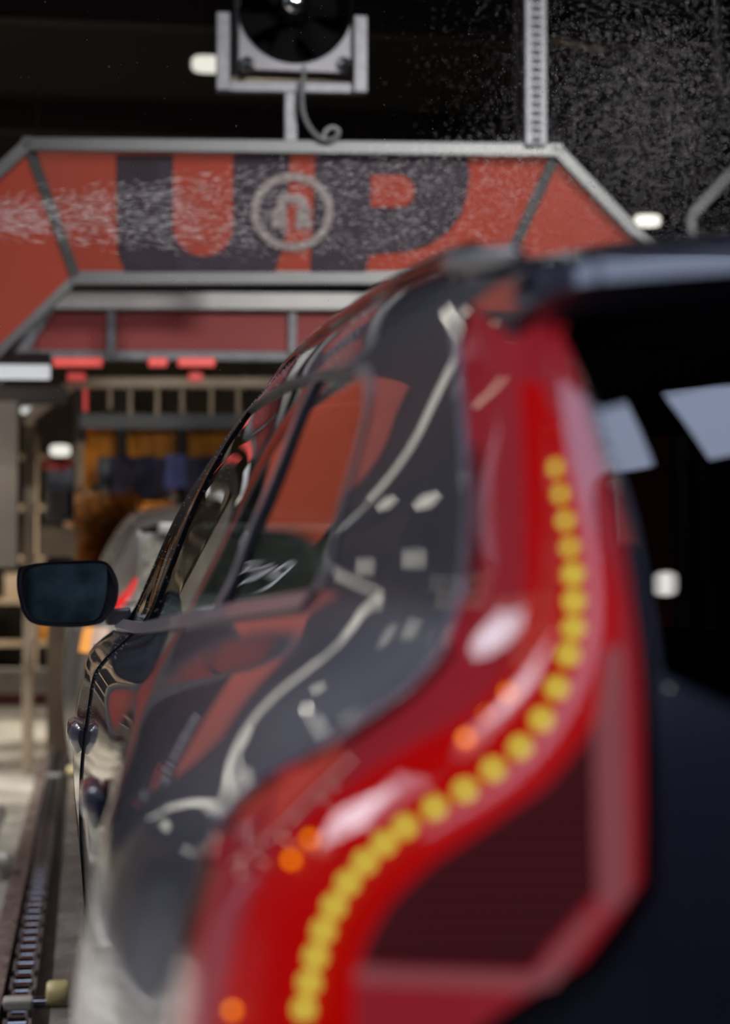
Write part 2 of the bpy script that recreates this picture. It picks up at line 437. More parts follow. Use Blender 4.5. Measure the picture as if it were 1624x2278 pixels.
def zR(Y):
    return float(np.interp(Y, [1.40, 1.5, 1.6, 1.75, 2.0, 2.5, 3.0, 3.4, 3.9, 4.15, 4.5, 4.95], [1.495, 1.515, 1.535, 1.562, 1.597, 1.636, 1.658, 1.664, 1.64, 1.60, 1.46, 1.19]))
def zBelt(Y):
    return float(np.interp(Y, [1.9, 2.1, 2.35, 2.6, 3.1, 3.65, 4.85], [1.252, 1.24, 1.226, 1.212, 1.195, 1.178, 1.160]))
def zWin(Y):
    return float(np.interp(Y, [1.95, 2.35, 2.8, 3.2, 3.65, 3.95, 4.2, 4.5, 4.85], [1.505, 1.538, 1.572, 1.590, 1.598, 1.585, 1.545, 1.42, 1.19]))
def side(pts): return [(uY(Y), z) for Y, z in pts]
def line(Ya, Yb, zf, n=14, dz=0.0): return [(Y, zf(Y) + dz) for Y in np.linspace(Ya, Yb, n)]

# outlines of the tail lamp, traced onto the body surface
L_OUT = [(1032, 700), (1040, 780), (1050, 900), (1062, 1080), (1058, 1230), (1040, 1340), (1002, 1440), (930, 1530), (820, 1610), (700, 1690), (600, 1745), (530, 1805), (478, 1890), (430, 2040), (395, 2200), (375, 2330)]
L_IN = [(1440, 1960), (1442, 1750), (1434, 1500), (1412, 1320), (1382, 1150), (1340, 1000), (1292, 850), (1246, 745), (1215, 695)]
L_TOP = [(1180, 668), (1130, 660), (1080, 670)]
lamp_left_uv = casts([tuple(p) for p in catmull(L_OUT, 4)])
lamp_right_uv = casts([tuple(p) for p in catmull(L_IN, 4)])
lamp_top_uv = casts(L_TOP)
ul, zl = lamp_left_uv[-1]; ur, zr = lamp_right_uv[0]
lamp_low = [(ul + .02, zl - .06), (ul + .25, .86), (ul + 1.2, .845), (12.55, .87), (12.62, .93), (12.72, .985), (ur - .15, 1.03)]
print('lamp', lamp_left_uv[0], lamp_left_uv[-1], lamp_right_uv[0], lamp_right_uv[-1])
LAMP = lamp_left_uv + lamp_low + lamp_right_uv + lamp_top_uv
def grow(poly, d):
    P = np.array([(u * .12, z) for u, z in poly]); n = len(P)
    area = 0.5 * np.sum(P[:, 0] * np.roll(P[:, 1], -1) - np.roll(P[:, 0], -1) * P[:, 1]); sg = 1 if area > 0 else -1
    t = np.roll(P, -1, 0) - np.roll(P, 1, 0); t /= np.linalg.norm(t, axis=1)[:, None] + 1e-12
    Q = P + sg * d * np.stack([t[:, 1], -t[:, 0]], 1)
    return [(x / .12, z) for x, z in Q]

# ------------------------------------------------------------------ the graphite SUV
suv = empty('suv', (CXC, 1.15, 0))
tagk(suv, 'graphite SUV in the foreground with glowing red tail light and yellow indicator', 'car')
SEAM_R = [(2.52, zBelt(2.52)), (2.50, 1.12), (2.47, 1.0), (2.455, .9), (2.47, .8), (2.52, .70), (2.565, .58), (2.60, .40)]
SEAM_R = [tuple(p) for p in catmull(SEAM_R, 4)]
g = 0.0035
WC, WR = (2.15, .37), .41
arch = lambda a0, a1, n=14: [(WC[0] + WR * math.cos(math.radians(a)), WC[1] + WR * math.sin(math.radians(a))) for a in np.linspace(a0, a1, n)]
# quarter panel with D-pillar and the rail over the doors
top_rail = [(uY(Y), zR(Y)) for Y in np.linspace(4.88, 1.56, 60)]
rear_win = [(1.95, zBelt(1.95) + .02), (1.945, 1.32), (1.95, 1.42), (1.965, 1.48), (2.01, 1.506), (2.08, zWin(2.08))]
rear_win = [tuple(p) for p in catmull(rear_win, 5)]
lampL = grow(LAMP, .004)
nl = len(lamp_left_uv)
quarter = side([(Y - g, z) for Y, z in SEAM_R[::-1]]) + side(line(2.5, 1.97, zBelt, 12)) + side(rear_win) \
    + side(line(2.1, 4.86, zWin, 70)) + top_rail + [(10.15, zR(1.53))] + lampL[:nl] \
    + [(lampL[nl - 1][0] - .02, .865), (10.2, .80), (uY(1.66), .735), (uY(1.72), .70)] + side(arch(128, 8, 18)[:-1])
both('quarter_panel', quarter, M['paint'], suv)
rear_door = side([(Y + g, z) for Y, z in SEAM_R]) + side([(3.0, .385), (3.4, .38), (3.645, .38), (3.646, .6), (3.646, .8), (3.646, 1.0), (3.646, 1.1)]) + side(line(3.646, 2.53, zBelt, 16, -.002))
both('rear_door', rear_door, M['paint'], suv)
front_door = side([(3.654, .38), (4.2, .38), (4.78, .40), (4.80, .7), (4.80, 1.0), (4.82, 1.1)]) + side(line(4.82, 3.654, zBelt, 16, -.002)) + side([(3.654, 1.1), (3.654, 1.0), (3.654, .8), (3.654, .6)])
both('front_door', front_door, M['paint'], suv)
FW = 5.42
farch = [(FW + WR * math.cos(math.radians(a)), WC[1] + WR * math.sin(math.radians(a))) for a in np.linspace(175, 10, 16)]
fender = side([(4.81, .42)] + farch + [(6.0, .45), (6.28, .5), (6.28, .9), (5.9, .99), (5.4, 1.06), (4.95, 1.12), (4.83, 1.10)])
both('front_fender', fender, M['paint'], suv)
both('sill', side([(2.62, .27), (2.63, .37), (3.2, .372), (4.0, .37), (4.77, .385), (4.80, .30), (4.0, .265), (3.2, .265)]), M['plastic'], suv, off=.006)
both('door_gap_line', side([(3.647, z) for z in np.linspace(.40, zBelt(3.65) - .002, 30)] + [(3.653, z) for z in np.linspace(zBelt(3.65) - .002, .40, 30)]), M['black_trim'], suv, off=.0035, flange=.012)  # black strip stands in for the dark gap between the doors
# belt strip, pillars, glass
both('belt_trim', side(line(1.97, 4.84, zBelt, 40, .001) + line(4.84, 1.97, zBelt, 40, .020)), M['belt'], suv, off=.005, flange=.02)
def win(Ya, Yb, topd=-.012, n=14, skew=0.0):
    """outline of a pane between two length positions, belt to roof rail"""
    lo = [(Y, zBelt(Y) + .021) for Y in np.linspace(Ya, Yb, n)]
    hi = [(Y, zWin(Y) + topd) for Y in np.linspace(Yb, Ya, n)]
    return side(lo + hi)
both('front_door_window', win(3.735, 4.72), M['glass'], suv, off=-.004, flange=.006, surf=SG, nsurf=SGN)
both('front_window_frame', win(4.735, 4.84, -.004, 6), M['black_trim'], suv, off=-.002)
both('door_pillar', win(3.654, 3.725, -.003, 6), M['gloss_black'], suv, off=-.001)
both('door_pillar', win(3.50, 3.646, -.003, 6), M['gloss_black'], suv, off=-.001)
both('window_seal', win(3.478, 3.495, -.003, 4), M['black_trim'], suv, off=.001)
both('rear_door_window', win(2.405, 3.472), M['glass'], suv, off=-.004, flange=.006, surf=SG, nsurf=SGN)
both('window_divider', win(2.365, 2.395, -.004, 4), M['belt'], suv, off=.003)
qw = side(line(2.36, 1.985, zBelt, 8, .021)) + side([(1.965, 1.32), (1.97, 1.41), (1.982, 1.46), (2.02, 1.489)]) + side(line(2.08, 2.36, zWin, 6, -.014))
both('quarter_window', qw, M['glass'], suv, off=-.004, flange=.006, surf=SG, nsurf=SGN)
qf = rear_win + line(2.12, 2.36, zWin, 6, -.002)
both('quarter_window_trim', side(qf[:-0 or None] + line(2.36, 2.08, zWin, 6, -.013) + [(2.02, 1.488), (1.982, 1.459), (1.970, 1.41), (1.965, 1.32), (1.985, zBelt(1.985) + .022)]), M['belt'], suv, off=.002)
both('window_top_trim', side(line(2.1, 4.83, zWin, 50, -.0015) + line(4.83, 2.1, zWin, 50, -.011)), M['black_trim'], suv, off=.003)
# dark inner shell so that the panel gaps read black
us = np.linspace(.3, UMAX - .3, 160); zs = np.linspace(.26, 1.15, 30)
U_, Z_ = np.meshgrid(us, zs); P_ = S(U_.ravel(), Z_.ravel()) - SN(U_.ravel(), Z_.ravel()) * .03
link('inner_shell', pymesh('inner_shell', P_, [(i * 160 + j, i * 160 + j + 1, (i + 1) * 160 + j + 1, (i + 1) * 160 + j) for i in range(29) for j in range(159)], True), M['cabin'], suv)
MB().box(.12, 1.74, 1.3, 6.0, .24, .27).build('underbody', M['cabin'], suv)

# roof
def xR(Y, dz=0.0):
    z = zR(Y) + dz; u = uYs(Y, z); return S([u], [z])[0, 0]
def roof_z(Y, x):
    xr = xR(Y); z = zR(Y); x = min(x, 2 * CXC - x)
    t = np.clip((x - xr) / (CXC - xr), 0, 1)
    return z + .062 * (1 - (1 - t) ** 3.0)
Ys = np.linspace(1.56, 4.12, 40); rv = []; ns = 41
for Y in Ys:
    xr = xR(Y)
    for k in range(ns):
        t = k / (ns - 1); t = 0.5 - 0.5 * math.cos(math.pi * t); x = xr + (2 * (CXC - xr)) * t
        rv.append((x, Y, roof_z(Y, x)))
link('roof', pymesh('roof', rv, [(i * ns + k, i * ns + k + 1, (i + 1) * ns + k + 1, (i + 1) * ns + k) for i in range(len(Ys) - 1) for k in range(ns - 1)], True), M['paint'], suv)
for sgn in (0, 1):
    path = []; rr = []
    for t in np.linspace(0, 1, 34):
        Y = 1.72 + t * 2.25; e = min(t, 1 - t) / .06; e = min(1, e); e = math.sin(e * math.pi / 2)
        x = xR(Y) + .028; z = zR(Y) - .012 + .034 * e
        path.append((x if not sgn else 2 * CXC - x, Y, z)); rr.append(.013 + .003 * e)
    MB().tube(path, rr, 10).build('roof_rail', M['gloss_black'], suv, True)
M['rail_end'] = mat('pale_satin_rail_foot', (.50, .50, .52), .35, .2, .3, var=.05)
pa, pb_ = px(1000, 590, 1.78), px(1160, 566, 1.60)
for fl_ in (False, True):
    pth = [pa.lerp(pb_, t) for t in np.linspace(0, 1, 12)]
    if fl_: pth = [Vector((2 * CXC - p.x, p.y, p.z)) for p in pth]
    MB().tube(pth, [.0115 * max(.15, math.sin(math.pi * min(1, .12 + .80 * t))) ** .5 for t in np.linspace(0, 1, 12)], 12).build('rail_foot', M['rail_end'], suv, True)
# roof spoiler
def spoil(x):
    t = np.clip((x - .33) / (CXC - .33), 0, 1); return 1.498 + .034 * (1 - (1 - t) ** 2.2)
nx = 49; prof = 9; v = []
for k in range(nx):
    t = k / (nx - 1); t = .5 - .5 * math.cos(math.pi * t); x = .333 + 2 * (CXC - .333) * t; xm = min(x, 2 * CXC - x)
    e = spoil(xm); zt = roof_z(1.62, max(xm, xR(1.62) + .001)) + .001
    y1 = 1.415 + .05 * max(0, 1 - (xm - .333) / .05) ** 2
    ro = -.032 * max(0, 1 - (xm - .333) / .045) ** 2; e += ro * .4; zt += ro * .6
    pr = [(1.64, zt), (1.58, zt * .72 + (e + .022) * .28 + .004), (1.52, zt * .45 + (e + .022) * .55 + .007), (1.46, zt * .18 + (e + .02) * .82 + .005), (y1 + .0135, e + .021), (y1 + .011, e + .0175), (y1, e + .002), (y1 + .003, e - .001), (1.475, e - .016)]
    v += [(x, a, b) for a, b in pr]
f = [(k * prof + i, k * prof + i + 1, (k + 1) * prof + i + 1, (k + 1) * prof + i) for k in range(nx - 1) for i in range(prof - 1)]
f += [tuple(range(prof)), tuple(range((nx - 1) * prof, nx * prof))[::-1]]
me = pymesh('roof_spoiler', v, f, True); me.set_sharp_from_angle(angle=math.radians(35)); link('roof_spoiler', me, M['paint'], suv)

# tailgate, rear window, bumper
lampI = grow(LAMP, .003)
n_r0 = nl + len(lamp_low); lampR = lampI[nl + 4: n_r0 + len(lamp_right_uv)]
mirror_u = lambda L: [(UMAX - u, z) for u, z in L[::-1]]
gate_l = [(12.55, .86)] + lampR[:]
topz = lampR[-1][1]
gate = gate_l + [(lampR[-1][0] + .1, 1.495), (UC, 1.512), (UMAX - lampR[-1][0] - .1, 1.495)] + mirror_u(gate_l) + [(UC, .80)]
rw_left = [(u + .03, z) for u, z in lampR if z > 1.20]
rw = [(rw_left[0][0] + .3, 1.185)] + rw_left + [(rw_left[-1][0] + .25, 1.487)]
rw = rw + [(UC, 1.498)] + mirror_u(rw) + [(UC, 1.175)]
panel('tailgate', gate, M['paint'], suv, holes=[rw])
panel('rear_window', rw, M['rearglass'], suv, off=-.003, flange=.006)
panel('number_plate_recess', [(13.6, .86), (13.6, .99), (16.4, .99), (16.4, .86)], M['black_trim'], suv, off=.004)
MB().box(.70, 1.16, 1.165, 1.18, 1.00, 1.03).build('tailgate_grip', M['chrome'], suv, bevel=.004)
bl = [(10.18, .79), (uY(1.665), .725), (uY(1.725), .692)] + side(arch(129, 175, 8)) + [(uY(1.72), .27), (11, .27), (12.5, .27), (UC, .27)]
bump = bl[::-1] + [(lampL[nl - 1][0] - .02, .855), (11.5, .835), (12.55, .85), (UC, .79)]
bl_l = [(lampL[nl - 1][0] - .02, .855), (11.5, .833), (12.55, .85)]
panel('rear_bumper', bl_l + [(UC, .79)] + mirror_u(bl_l) + mirror_u([(10.18, .79), (uY(1.665), .725), (uY(1.725), .692)] + side(arch(129, 175, 8)) + [(uY(1.72), .27)])
      + [(UC, .27)] + [(uY(1.72), .27)] + side(arch(175, 129, 8)) + [(uY(1.725), .692), (uY(1.665), .725), (10.18, .79)], M['paint'], suv)

# hood, windscreen, front end (mostly hidden from here)
hv = []; nh = 21
for i, Y in enumerate(np.linspace(4.97, 6.28, 14)):
    t = i / 13; z0 = 1.115 - .10 * t - .09 * t ** 3
    x0 = S([uY(min(Y, 6.28))], [min(1.10, z0)])[0, 0]
    for k in range(nh):
        s_ = k / (nh - 1); x = x0 + 2 * (CXC - x0) * s_; hv.append((x, Y, z0 + .05 * (1 - (2 * s_ - 1) ** 4)))
link('hood', pymesh('hood', hv, [(i * nh + k, i * nh + k + 1, (i + 1) * nh + k + 1, (i + 1) * nh + k) for i in range(13) for k in range(nh - 1)], True), M['paint'], suv)
wv = []
for i, t in enumerate(np.linspace(0, 1, 10)):
    Y = 4.90 - .80 * t; z = zR(Y) + .002; x0 = xR(Y) + .004
    for k in range(nh):
        s_ = k / (nh - 1); x = x0 + 2 * (CXC - x0) * s_; c = (1 - (2 * s_ - 1) ** 2)
        wv.append((x, Y + .12 * c * (1 - t), z + .06 * c * t))
link('windscreen', pymesh('windscreen', wv, [(i * nh + k, i * nh + k + 1, (i + 1) * nh + k + 1, (i + 1) * nh + k) for i in range(9) for k in range(nh - 1)], True), M['clearglass'], suv)
fv = []
for z in np.linspace(.26, .95, 8):
    x0 = S([.02], [z])[0, 0]
    for k in range(nh):
        s_ = k / (nh - 1); x = x0 + 2 * (CXC - x0) * s_; fv.append((x, 6.28 + .12 * (1 - (2 * s_ - 1) ** 4), z))
link('front_bumper', pymesh('front_bumper', fv, [(i * nh + k, i * nh + k + 1, (i + 1) * nh + k + 1, (i + 1) * nh + k) for i in range(7) for k in range(nh - 1)], True), M['paint'], suv)

# cabin: seats, head restraints, headliner
for cx_ in (.55, 1.31):
    st = MB().box(cx_ - .24, cx_ + .24, 3.45, 3.95, .45, .62).add([(cx_ + a * .23, 3.45 - .22 * t + d, .60 + .58 * t) for t in (0, 1) for a in (-1, 1) for d in (-.12, 0)], [(0, 1, 3, 2), (4, 6, 7, 5), (0, 4, 5, 1), (2, 3, 7, 6), (0, 2, 6, 4), (1, 5, 7, 3)]).build('front_seat', M['seat'], suv, bevel=.02)
    MB().box(cx_ - .12, cx_ + .12, 3.12, 3.22, 1.20, 1.36).build('head_restraint', M['seat'], suv, bevel=.03)
MB().box(.27, 1.59, 2.35, 2.85, .45, .62).add([(CXC + a * .64, 2.35 - .2 * t + d, .60 + .55 * t) for t in (0, 1) for a in (-1, 1) for d in (-.12, 0)], [(0, 1, 3, 2), (4, 6, 7, 5), (0, 4, 5, 1), (2, 3, 7, 6), (0, 2, 6, 4), (1, 5, 7, 3)]).build('rear_bench', M['seat'], suv, bevel=.02)
for cx_ in (.50, .93, 1.36):
    MB().box(cx_ - .12, cx_ + .12, 2.02, 2.12, 1.17, 1.32).build('head_restraint', M['seat'], suv, bevel=.03)
MB().box(.52, 1.34, 2.4, 3.8, 1.575, 1.59).build('headliner', M['cabin'], suv, bevel=.005)
MB().box(.14, 1.72, 1.40, 4.7, .40, .44).build('cabin_floor', M['cabin'], suv)
MB().box(.25, 1.61, 4.45, 4.85, .80, 1.10).build('dashboard', M['cabin'], suv, bevel=.05)
MB().lathe((.55, 4.38, 1.02), (0, -1, .35), [(0, .17), (.015, .185), (.03, .17), (.015, .155), (0, .17)], 28).build('steering_wheel', M['cabin'], suv, True)

# wheels
def wheel(cx_, Y, parent):
    sg = -1 if cx_ < CXC else 1
    t = MB().lathe((cx_ - .11 * sg, Y, .36), (sg, 0, 0), [(0, .25), (.005, .30), (.03, .345), (.06, .36), (.16, .36), (.19, .345), (.215, .30), (.22, .25)], 40).build('tyre', M['tyre'], parent, True)
    r = MB(); r.lathe((cx_ - .10 * sg, Y, .36), (sg, 0, 0), [(0, .22), (.02, .245), (.17, .24), (.20, .255), (.205, .245), (.17, .225), (.02, .22)], 36)
    for k in range(5):
        a = k * 2 * math.pi / 5; dr = Vector((0, math.cos(a), math.sin(a)))
        c = Vector((cx_ + .07 * sg, Y, .36)); r.beam(c, c + dr * .24, .03, .06, dr.cross(Vector((1, 0, 0))))
    r.cyl((cx_ + .04 * sg, Y, .36), (cx_ + .095 * sg, Y, .36), .06, n=20)
    r.build('rim', M['rim'], t)
for Y in (WC[0], FW):
    for cx_ in (.125, 2 * CXC - .125): wheel(cx_, Y, suv)

# door handles: long pulls with a six-sided section
def handle(Yc, zc, parent, flip=False):
    v = []; n = 12; secs = np.linspace(-.11, .11, 17)
    for s_ in secs:
        Y = Yc + s_; z = zc; u = uYs(Y, z); p = S([u], [z])[0]; nn = SN([u], [z])[0]
        e = 1 - (abs(s_) / .11) ** 4
        w = .010 + .020 * max(0, e) ** .5; h = .016 + .013 * max(0, e) ** .5
        sec = [(0, h * .8), (.5, h * 1.0), (.85, h * .75), (1, h * .2), (.97, -h * .45), (.6, -h * 1.1), (.42, -h * 1.25), (.0, -h * .85)]
        for a, b in sec:
            q = p + nn * (a * w + .001) + np.array((0, 0, b)); v.append(q)
    m_ = 8; f = [(i * m_ + k, i * m_ + (k + 1) % m_, (i + 1) * m_ + (k + 1) % m_, (i + 1) * m_ + k) for i in range(len(secs) - 1) for k in range(m_)]
    f += [tuple(range(m_)), tuple(range((len(secs) - 1) * m_, len(secs) * m_))[::-1]]
    mb = MB(); mb.add(v, f)
    if flip: mb.v = [(2 * CXC - a, b, c) for a, b, c in mb.v]
    return mb.build('door_handle', M['paint'], parent, True, bevel=0)
for fl in (False, True):
    handle(3.80, .980, suv, fl); handle(2.72, .972, suv, fl)

# door mirror
def mirror(parent, flip):
    Yb = 4.72
    H = [(115, 350), (150, 318), (300, 290), (480, 281), (640, 280), (700, 300), (745, 370), (766, 450), (752, 560), (705, 640), (640, 690), (500, 711), (300, 705), (200, 680), (150, 620), (125, 540), (108, 450)]
    G = [(160, 380), (195, 334), (300, 311), (480, 303), (655, 303), (688, 335), (690, 420), (685, 500), (662, 590), (620, 660), (520, 682), (400, 682), (280, 676), (212, 646), (175, 570), (160, 480)]
    ph = [px(x / 2.9, 1150 + y / 2.9, Yb) for x, y in H]; ph = [Vector(p) for p in catmull(ph, 3, True)]
    pg = [px(x / 2.9, 1150 + y / 2.9, Yb - .002) for x, y in G]; pg = [Vector(p) for p in catmull(pg, 3, True)]
    c = sum(ph, Vector()) / len(ph); n = len(ph)
    secs = [(0.965, .006), (1.0, -.004), (1.0, .012), (.985, .05), (.93, .10), (.80, .14), (.55, .165), (.2, .175)]
    mb = MB()
    # inner lip then outside to the front
    inner = [p + (c - p) * .09 + Vector((0, .004, 0)) for p in ph]; inner2 = [p + (c - p) * .10 + Vector((0, .02, 0)) for p in ph]
    rings = [inner2, inner] + [[c + (p - c) * s_ + Vector((0, d, 0)) for p in ph] for s_, d in secs]
    v = [p for r in rings for p in r]
    f = [(i * n + k, i * n + (k + 1) % n, (i + 1) * n + (k + 1) % n, (i + 1) * n + k) for i in range(len(rings) - 1) for k in range(n)]
    f += [tuple(range(n))[::-1], tuple(range((len(rings) - 1) * n, len(rings) * n))]
    mb.add(v, f)
    gl = MB(); cg = sum(pg, Vector()) / len(pg)
    # slightly aimed out and down like a driver's mirror
    gl.prism([p + Vector((0, .012 - .06 * (p.x - cg.x) - .02 * (p.z - cg.z), 0)) for p in pg], (0, .006, 0))
    arm = MB()
    a0 = [px(234, 1391, Yb + .05), px(290, 1391, Yb + .05), px(292, 1352, Yb + .05), px(240, 1356, Yb + .05)]
    arm.prism(a0, (0, .07, 0))
    if flip:
        for q in (mb, gl, arm): q.v = [(2 * CXC - a, b, c_) for a, b, c_ in q.v]
    h = mb.build('door_mirror', M['plastic'], parent, True)
    gl.build('mirror_glass', M['mirror'], h)
    arm.build('mirror_arm', M['belt'], h, bevel=.006)  # pale trim colour stands in for the white reflected on the arm
mirror(suv, False); mirror(suv, True)

# ------------------------------------------------------------------ tail lamp
def emis(name, c, s, base=None, rough=.4, coat=0.0):
    return mat(name, base or c, rough, emit=c, es=s, var=.05, coat=coat)
M['lens'] = glass_mat('clear_red_lens', (1.0, .8, .8), 1.5)
M['lamp_base'] = mat('dull_red_reflector', (.34, .03, .04), .35, emit=(.30, .022, .036), es=.7, var=.25, vscale=25, bump=.2, bscale=60)
M['lamp_red'] = mat('lit_red_light_guide', (.30, .004, .004), .5, emit=(.55, .0, .0), es=.62, var=.05)
M['lamp_dark'] = mat('dark_maroon_lamp_panel', (.075, .014, .022), .45, emit=(.10, .02, .03), es=.32, var=.2, vscale=10)
M['lamp_pink'] = mat('pale_ribbed_reflector', (.45, .16, .19), .35, emit=(.4, .14, .16), es=.5, var=.1)
M['lamp_rib'] = mat('maroon_lens_rib', (.14, .03, .04), .35, emit=(.12, .03, .04), es=.4, var=.1)
M['led'] = mat('yellow_indicator_led', (.8, .6, .1), .3, emit=(.62, .98, .13), es=1.2, var=.02)
M['glint_amber'] = mat('amber_glint_glow', (.7, .25, .02), .3, emit=(.75, .30, .0), es=4.0, var=.02)
def uvpoly(pts, n=4, closed=False):
    return casts([tuple(p) for p in catmull(pts, n, closed)])
RED_L = [(1152, 850), (1160, 1000), (1165, 1150), (1160, 1330), (1125, 1480), (1040, 1580), (920, 1650), (800, 1725), (680, 1815), (595, 1910), (535, 2060), (490, 2220), (470, 2330)]
RED_R = [(775, 2330), (785, 2170), (812, 2080), (868, 1995), (960, 1910), (1080, 1830), (1200, 1740), (1285, 1645), (1335, 1540), (1366, 1430), (1370, 1330), (1345, 1240), (1300, 1130), (1262, 1020), (1228, 930), (1196, 850)]
DARK = [(1215, 1750), (1290, 1660), (1322, 1600), (1325, 1800), (1330, 1985), (1290, 2030), (1220, 2110), (1185, 2160), (1000, 2155), (800, 2145), (820, 2090), (870, 2005), (960, 1920), (1080, 1840)]
STRIP = [(1345, 1440), (1385, 1440), (1392, 1600), (1398, 1800), (1400, 1985), (1385, 2010), (1338, 2040), (1332, 1985), (1326, 1800), (1322, 1600)]
STRIP2 = [(800, 2150), (1000, 2160), (1190, 2168), (1230, 2118), (1300, 2038), (1345, 2030), (1290, 2100), (1235, 2190), (1180, 2205), (1000, 2195), (785, 2185)]
def lamp(parent, flip):
    root = panel('tail_light', LAMP, M['lens'], parent, off=.006, flange=.012, du=.1, dz=.012, xf=mirror_x if flip else None)
    root['label'] = 'red tail light with a lit yellow indicator string'
    k = dict(xf=mirror_x if flip else None, flange=.004)
    panel('housing', grow(LAMP, -.002), M['lamp_base'], root, off=-.004, **k)
    panel('light_guide', uvpoly(RED_L) + uvpoly(RED_R), M['lamp_red'], root, off=-.002, **k)
    panel('dark_panel', casts(DARK), M['lamp_dark'], root, off=-.001, **k)
    for yy in range(1690, 2120, 34):   # fine ribs moulded into the dark panel
        xl = np.interp(yy, [1690, 1750, 1840, 1920, 2005, 2090, 2140], [1290, 1225, 1090, 970, 880, 830, 815]); xr = np.interp(yy, [1690, 1985, 2030, 2110], [1318, 1322, 1285, 1218])
        panel('lens_rib', casts([(xl + 8, yy), (xr - 4, yy), (xr - 4, yy + 9), (xl + 8, yy + 9)]), M['lamp_rib'], root, off=.001, **k)
    panel('reflector_strip', casts(STRIP), M['lamp_pink'], root, off=.0, **k)
    panel('reflector_strip', casts(STRIP2), M['lamp_pink'], root, off=.0, **k)
    LED = [(1235, 1040), (1248, 1110), (1262, 1190), (1272, 1260), (1276, 1335), (1274, 1405), (1256, 1480), (1220, 1570), (1172, 1645), (1104, 1705), (1033, 1757), (964, 1797), (900, 1838), (840, 1888), (790, 1940), (750, 2000), (722, 2060), (703, 2120), (688, 2180), (676, 2240), (668, 2300)]
    path = [np.array(p) for p in catmull(LED, 6)]
    d = np.cumsum([0] + [np.linalg.norm(path[i + 1] - path[i]) for i in range(len(path) - 1)])
    ico = bmesh.new(); bmesh.ops.create_icosphere(ico, subdivisions=2, radius=1.0); me = bpy.data.meshes.new('indicator_led'); ico.to_mesh(me); ico.free()
    me.polygons.foreach_set('use_smooth', [True] * len(me.polygons)); me.materials.append(M['led'])
    t = 0.0
    def spot(q, name, mesh, r, off):
        c = cast(*q)
        if c is None: return
        p = S([c[0]], [c[1]])[0] + SN([c[0]], [c[1]])[0] * off
        if flip: p[0] = 2 * CXC - p[0]
        o = bpy.data.objects.new(name, mesh); col.objects.link(o); o.parent = root
        o.location = Vector(p) - suv.location - root.location; o.scale = (r, r, r)
        return o
    while t < d[-1]:
        q = np.array([np.interp(t, d, [p[0] for p in path]), np.interp(t, d, [p[1] for p in path])])
        spot(q, 'indicator_led', me, .0062 if q[1] > 1250 else .0052, -.001)
        t += 78 if 1450 < q[1] < 1800 else 60
    me2 = me.copy(); me2.materials.clear(); me2.materials.append(M['glint_amber'])
    for q, r in (((1036, 1642), .0032), ((1128, 1540), .0026), ((1080, 1588), .0016), ((690, 1866), .0028), ((648, 1912), .0030), ((516, 2247), .0030)):  # glowing beads stand in for amber lamp reflections in the lens
        spot(q, 'amber_glint', me2, r, .0)
    return root
lamp(suv, False); lamp(suv, True)
M['bead'] = mat('edge_highlight_blue_grey', (.62, .66, .78), .3, .2, .5, var=.05)  # pale blue bead stands in for the highlight on the panel edge
for fl_ in (False, True):
    bp = []
    for u_, z_ in grow(LAMP, .006)[1:nl - 14]:
        q = S([u_], [z_])[0] + SN([u_], [z_])[0] * .003; bp.append((2 * CXC - q[0] if fl_ else q[0], q[1], q[2]))
    MB().tube(bp, .006, 8).build('lamp_edge_highlight', M['bead'], suv, True)

# ------------------------------------------------------------------ lamps of the hall
M['led_white'] = mat('white_led_face', (.8, .8, .8), .4, emit=(1.0, .98, .86), es=.75, var=.02)
M['led_bright'] = mat('bright_warm_led_face', (.8, .8, .8), .4, emit=(1.0, .96, .82), es=1.5, var=.02)
M['led_hot'] = mat('hot_white_led_face', (.8, .8, .8), .4, emit=(1.0, .97, .92), es=11, var=.02)
M['batten'] = mat('cool_white_diffuser', (.8, .8, .8), .4, emit=(.9, .95, 1.0), es=.55, var=.02)
M['warm_tube'] = mat('warm_white_tube', (.8, .8, .75), .4, emit=(1.0, .93, .72), es=1.6, var=.02)
M['skyl'] = mat('translucent_roof_light', (.6, .65, .75), .6, emit=(.62, .72, 1.0), es=SKYLIGHT, var=.1, vscale=2)
M['skyl_soft'] = mat('added_dim_roof_light', (.6, .65, .75), .6, emit=(.74, .82, 1.0), es=1.5, var=.1, vscale=2)
M['lampbody'] = mat('grey_lamp_housing', (.12, .12, .13), .5, .3, var=.2)

def skylight(x0, x1, y0, y1, label):
    t = empty('roof_light', ((x0 + x1) / 2, (y0 + y1) / 2, HT - .06)); tagk(t, label, 'roof light', 'translucent roof lights behind the entrance')
    MB().box(x0, x1, y0, y1, HT - .05, HT - .02).build('diffuser', M['skyl'], t)
    f = MB(); w = .05
    for a in ((x0 - w, x0, y0 - w, y1 + w), (x1, x1 + w, y0 - w, y1 + w), (x0, x1, y0 - w, y0), (x0, x1, y1, y1 + w)):
        f = MB().box(*a, HT - .08, HT - .01).build('frame', M['beamdark'], t)
def skylight_poly(pts, label, m='skyl'):
    c = sum((Vector((x, y, 0)) for x, y in pts), Vector()) / len(pts)
    t = empty('roof_light', (c.x, c.y, HT - .06)); tagk(t, label, 'roof light', 'translucent roof lights')
    MB().prism([Vector((x, y, HT - .05)) for x, y in pts], (0, 0, .03)).build('diffuser', M[m], t)
    for i in range(len(pts)):
        a, b = pts[i], pts[(i + 1) % len(pts)]
        MB().beam((a[0], a[1], HT - .05), (b[0], b[1], HT - .05), .05, .06).build('frame', M['beamdark'], t)
skylight_poly([(-3.0, .27), (.29, .27), (.29, 1.0), (-3.0, 1.0)], 'long translucent roof light crossing above the SUV tail')
skylight_poly([(.70, .24), (1.7, .20), (1.7, .72), (.48, .76)], 'short translucent roof light right of the slanted beam')

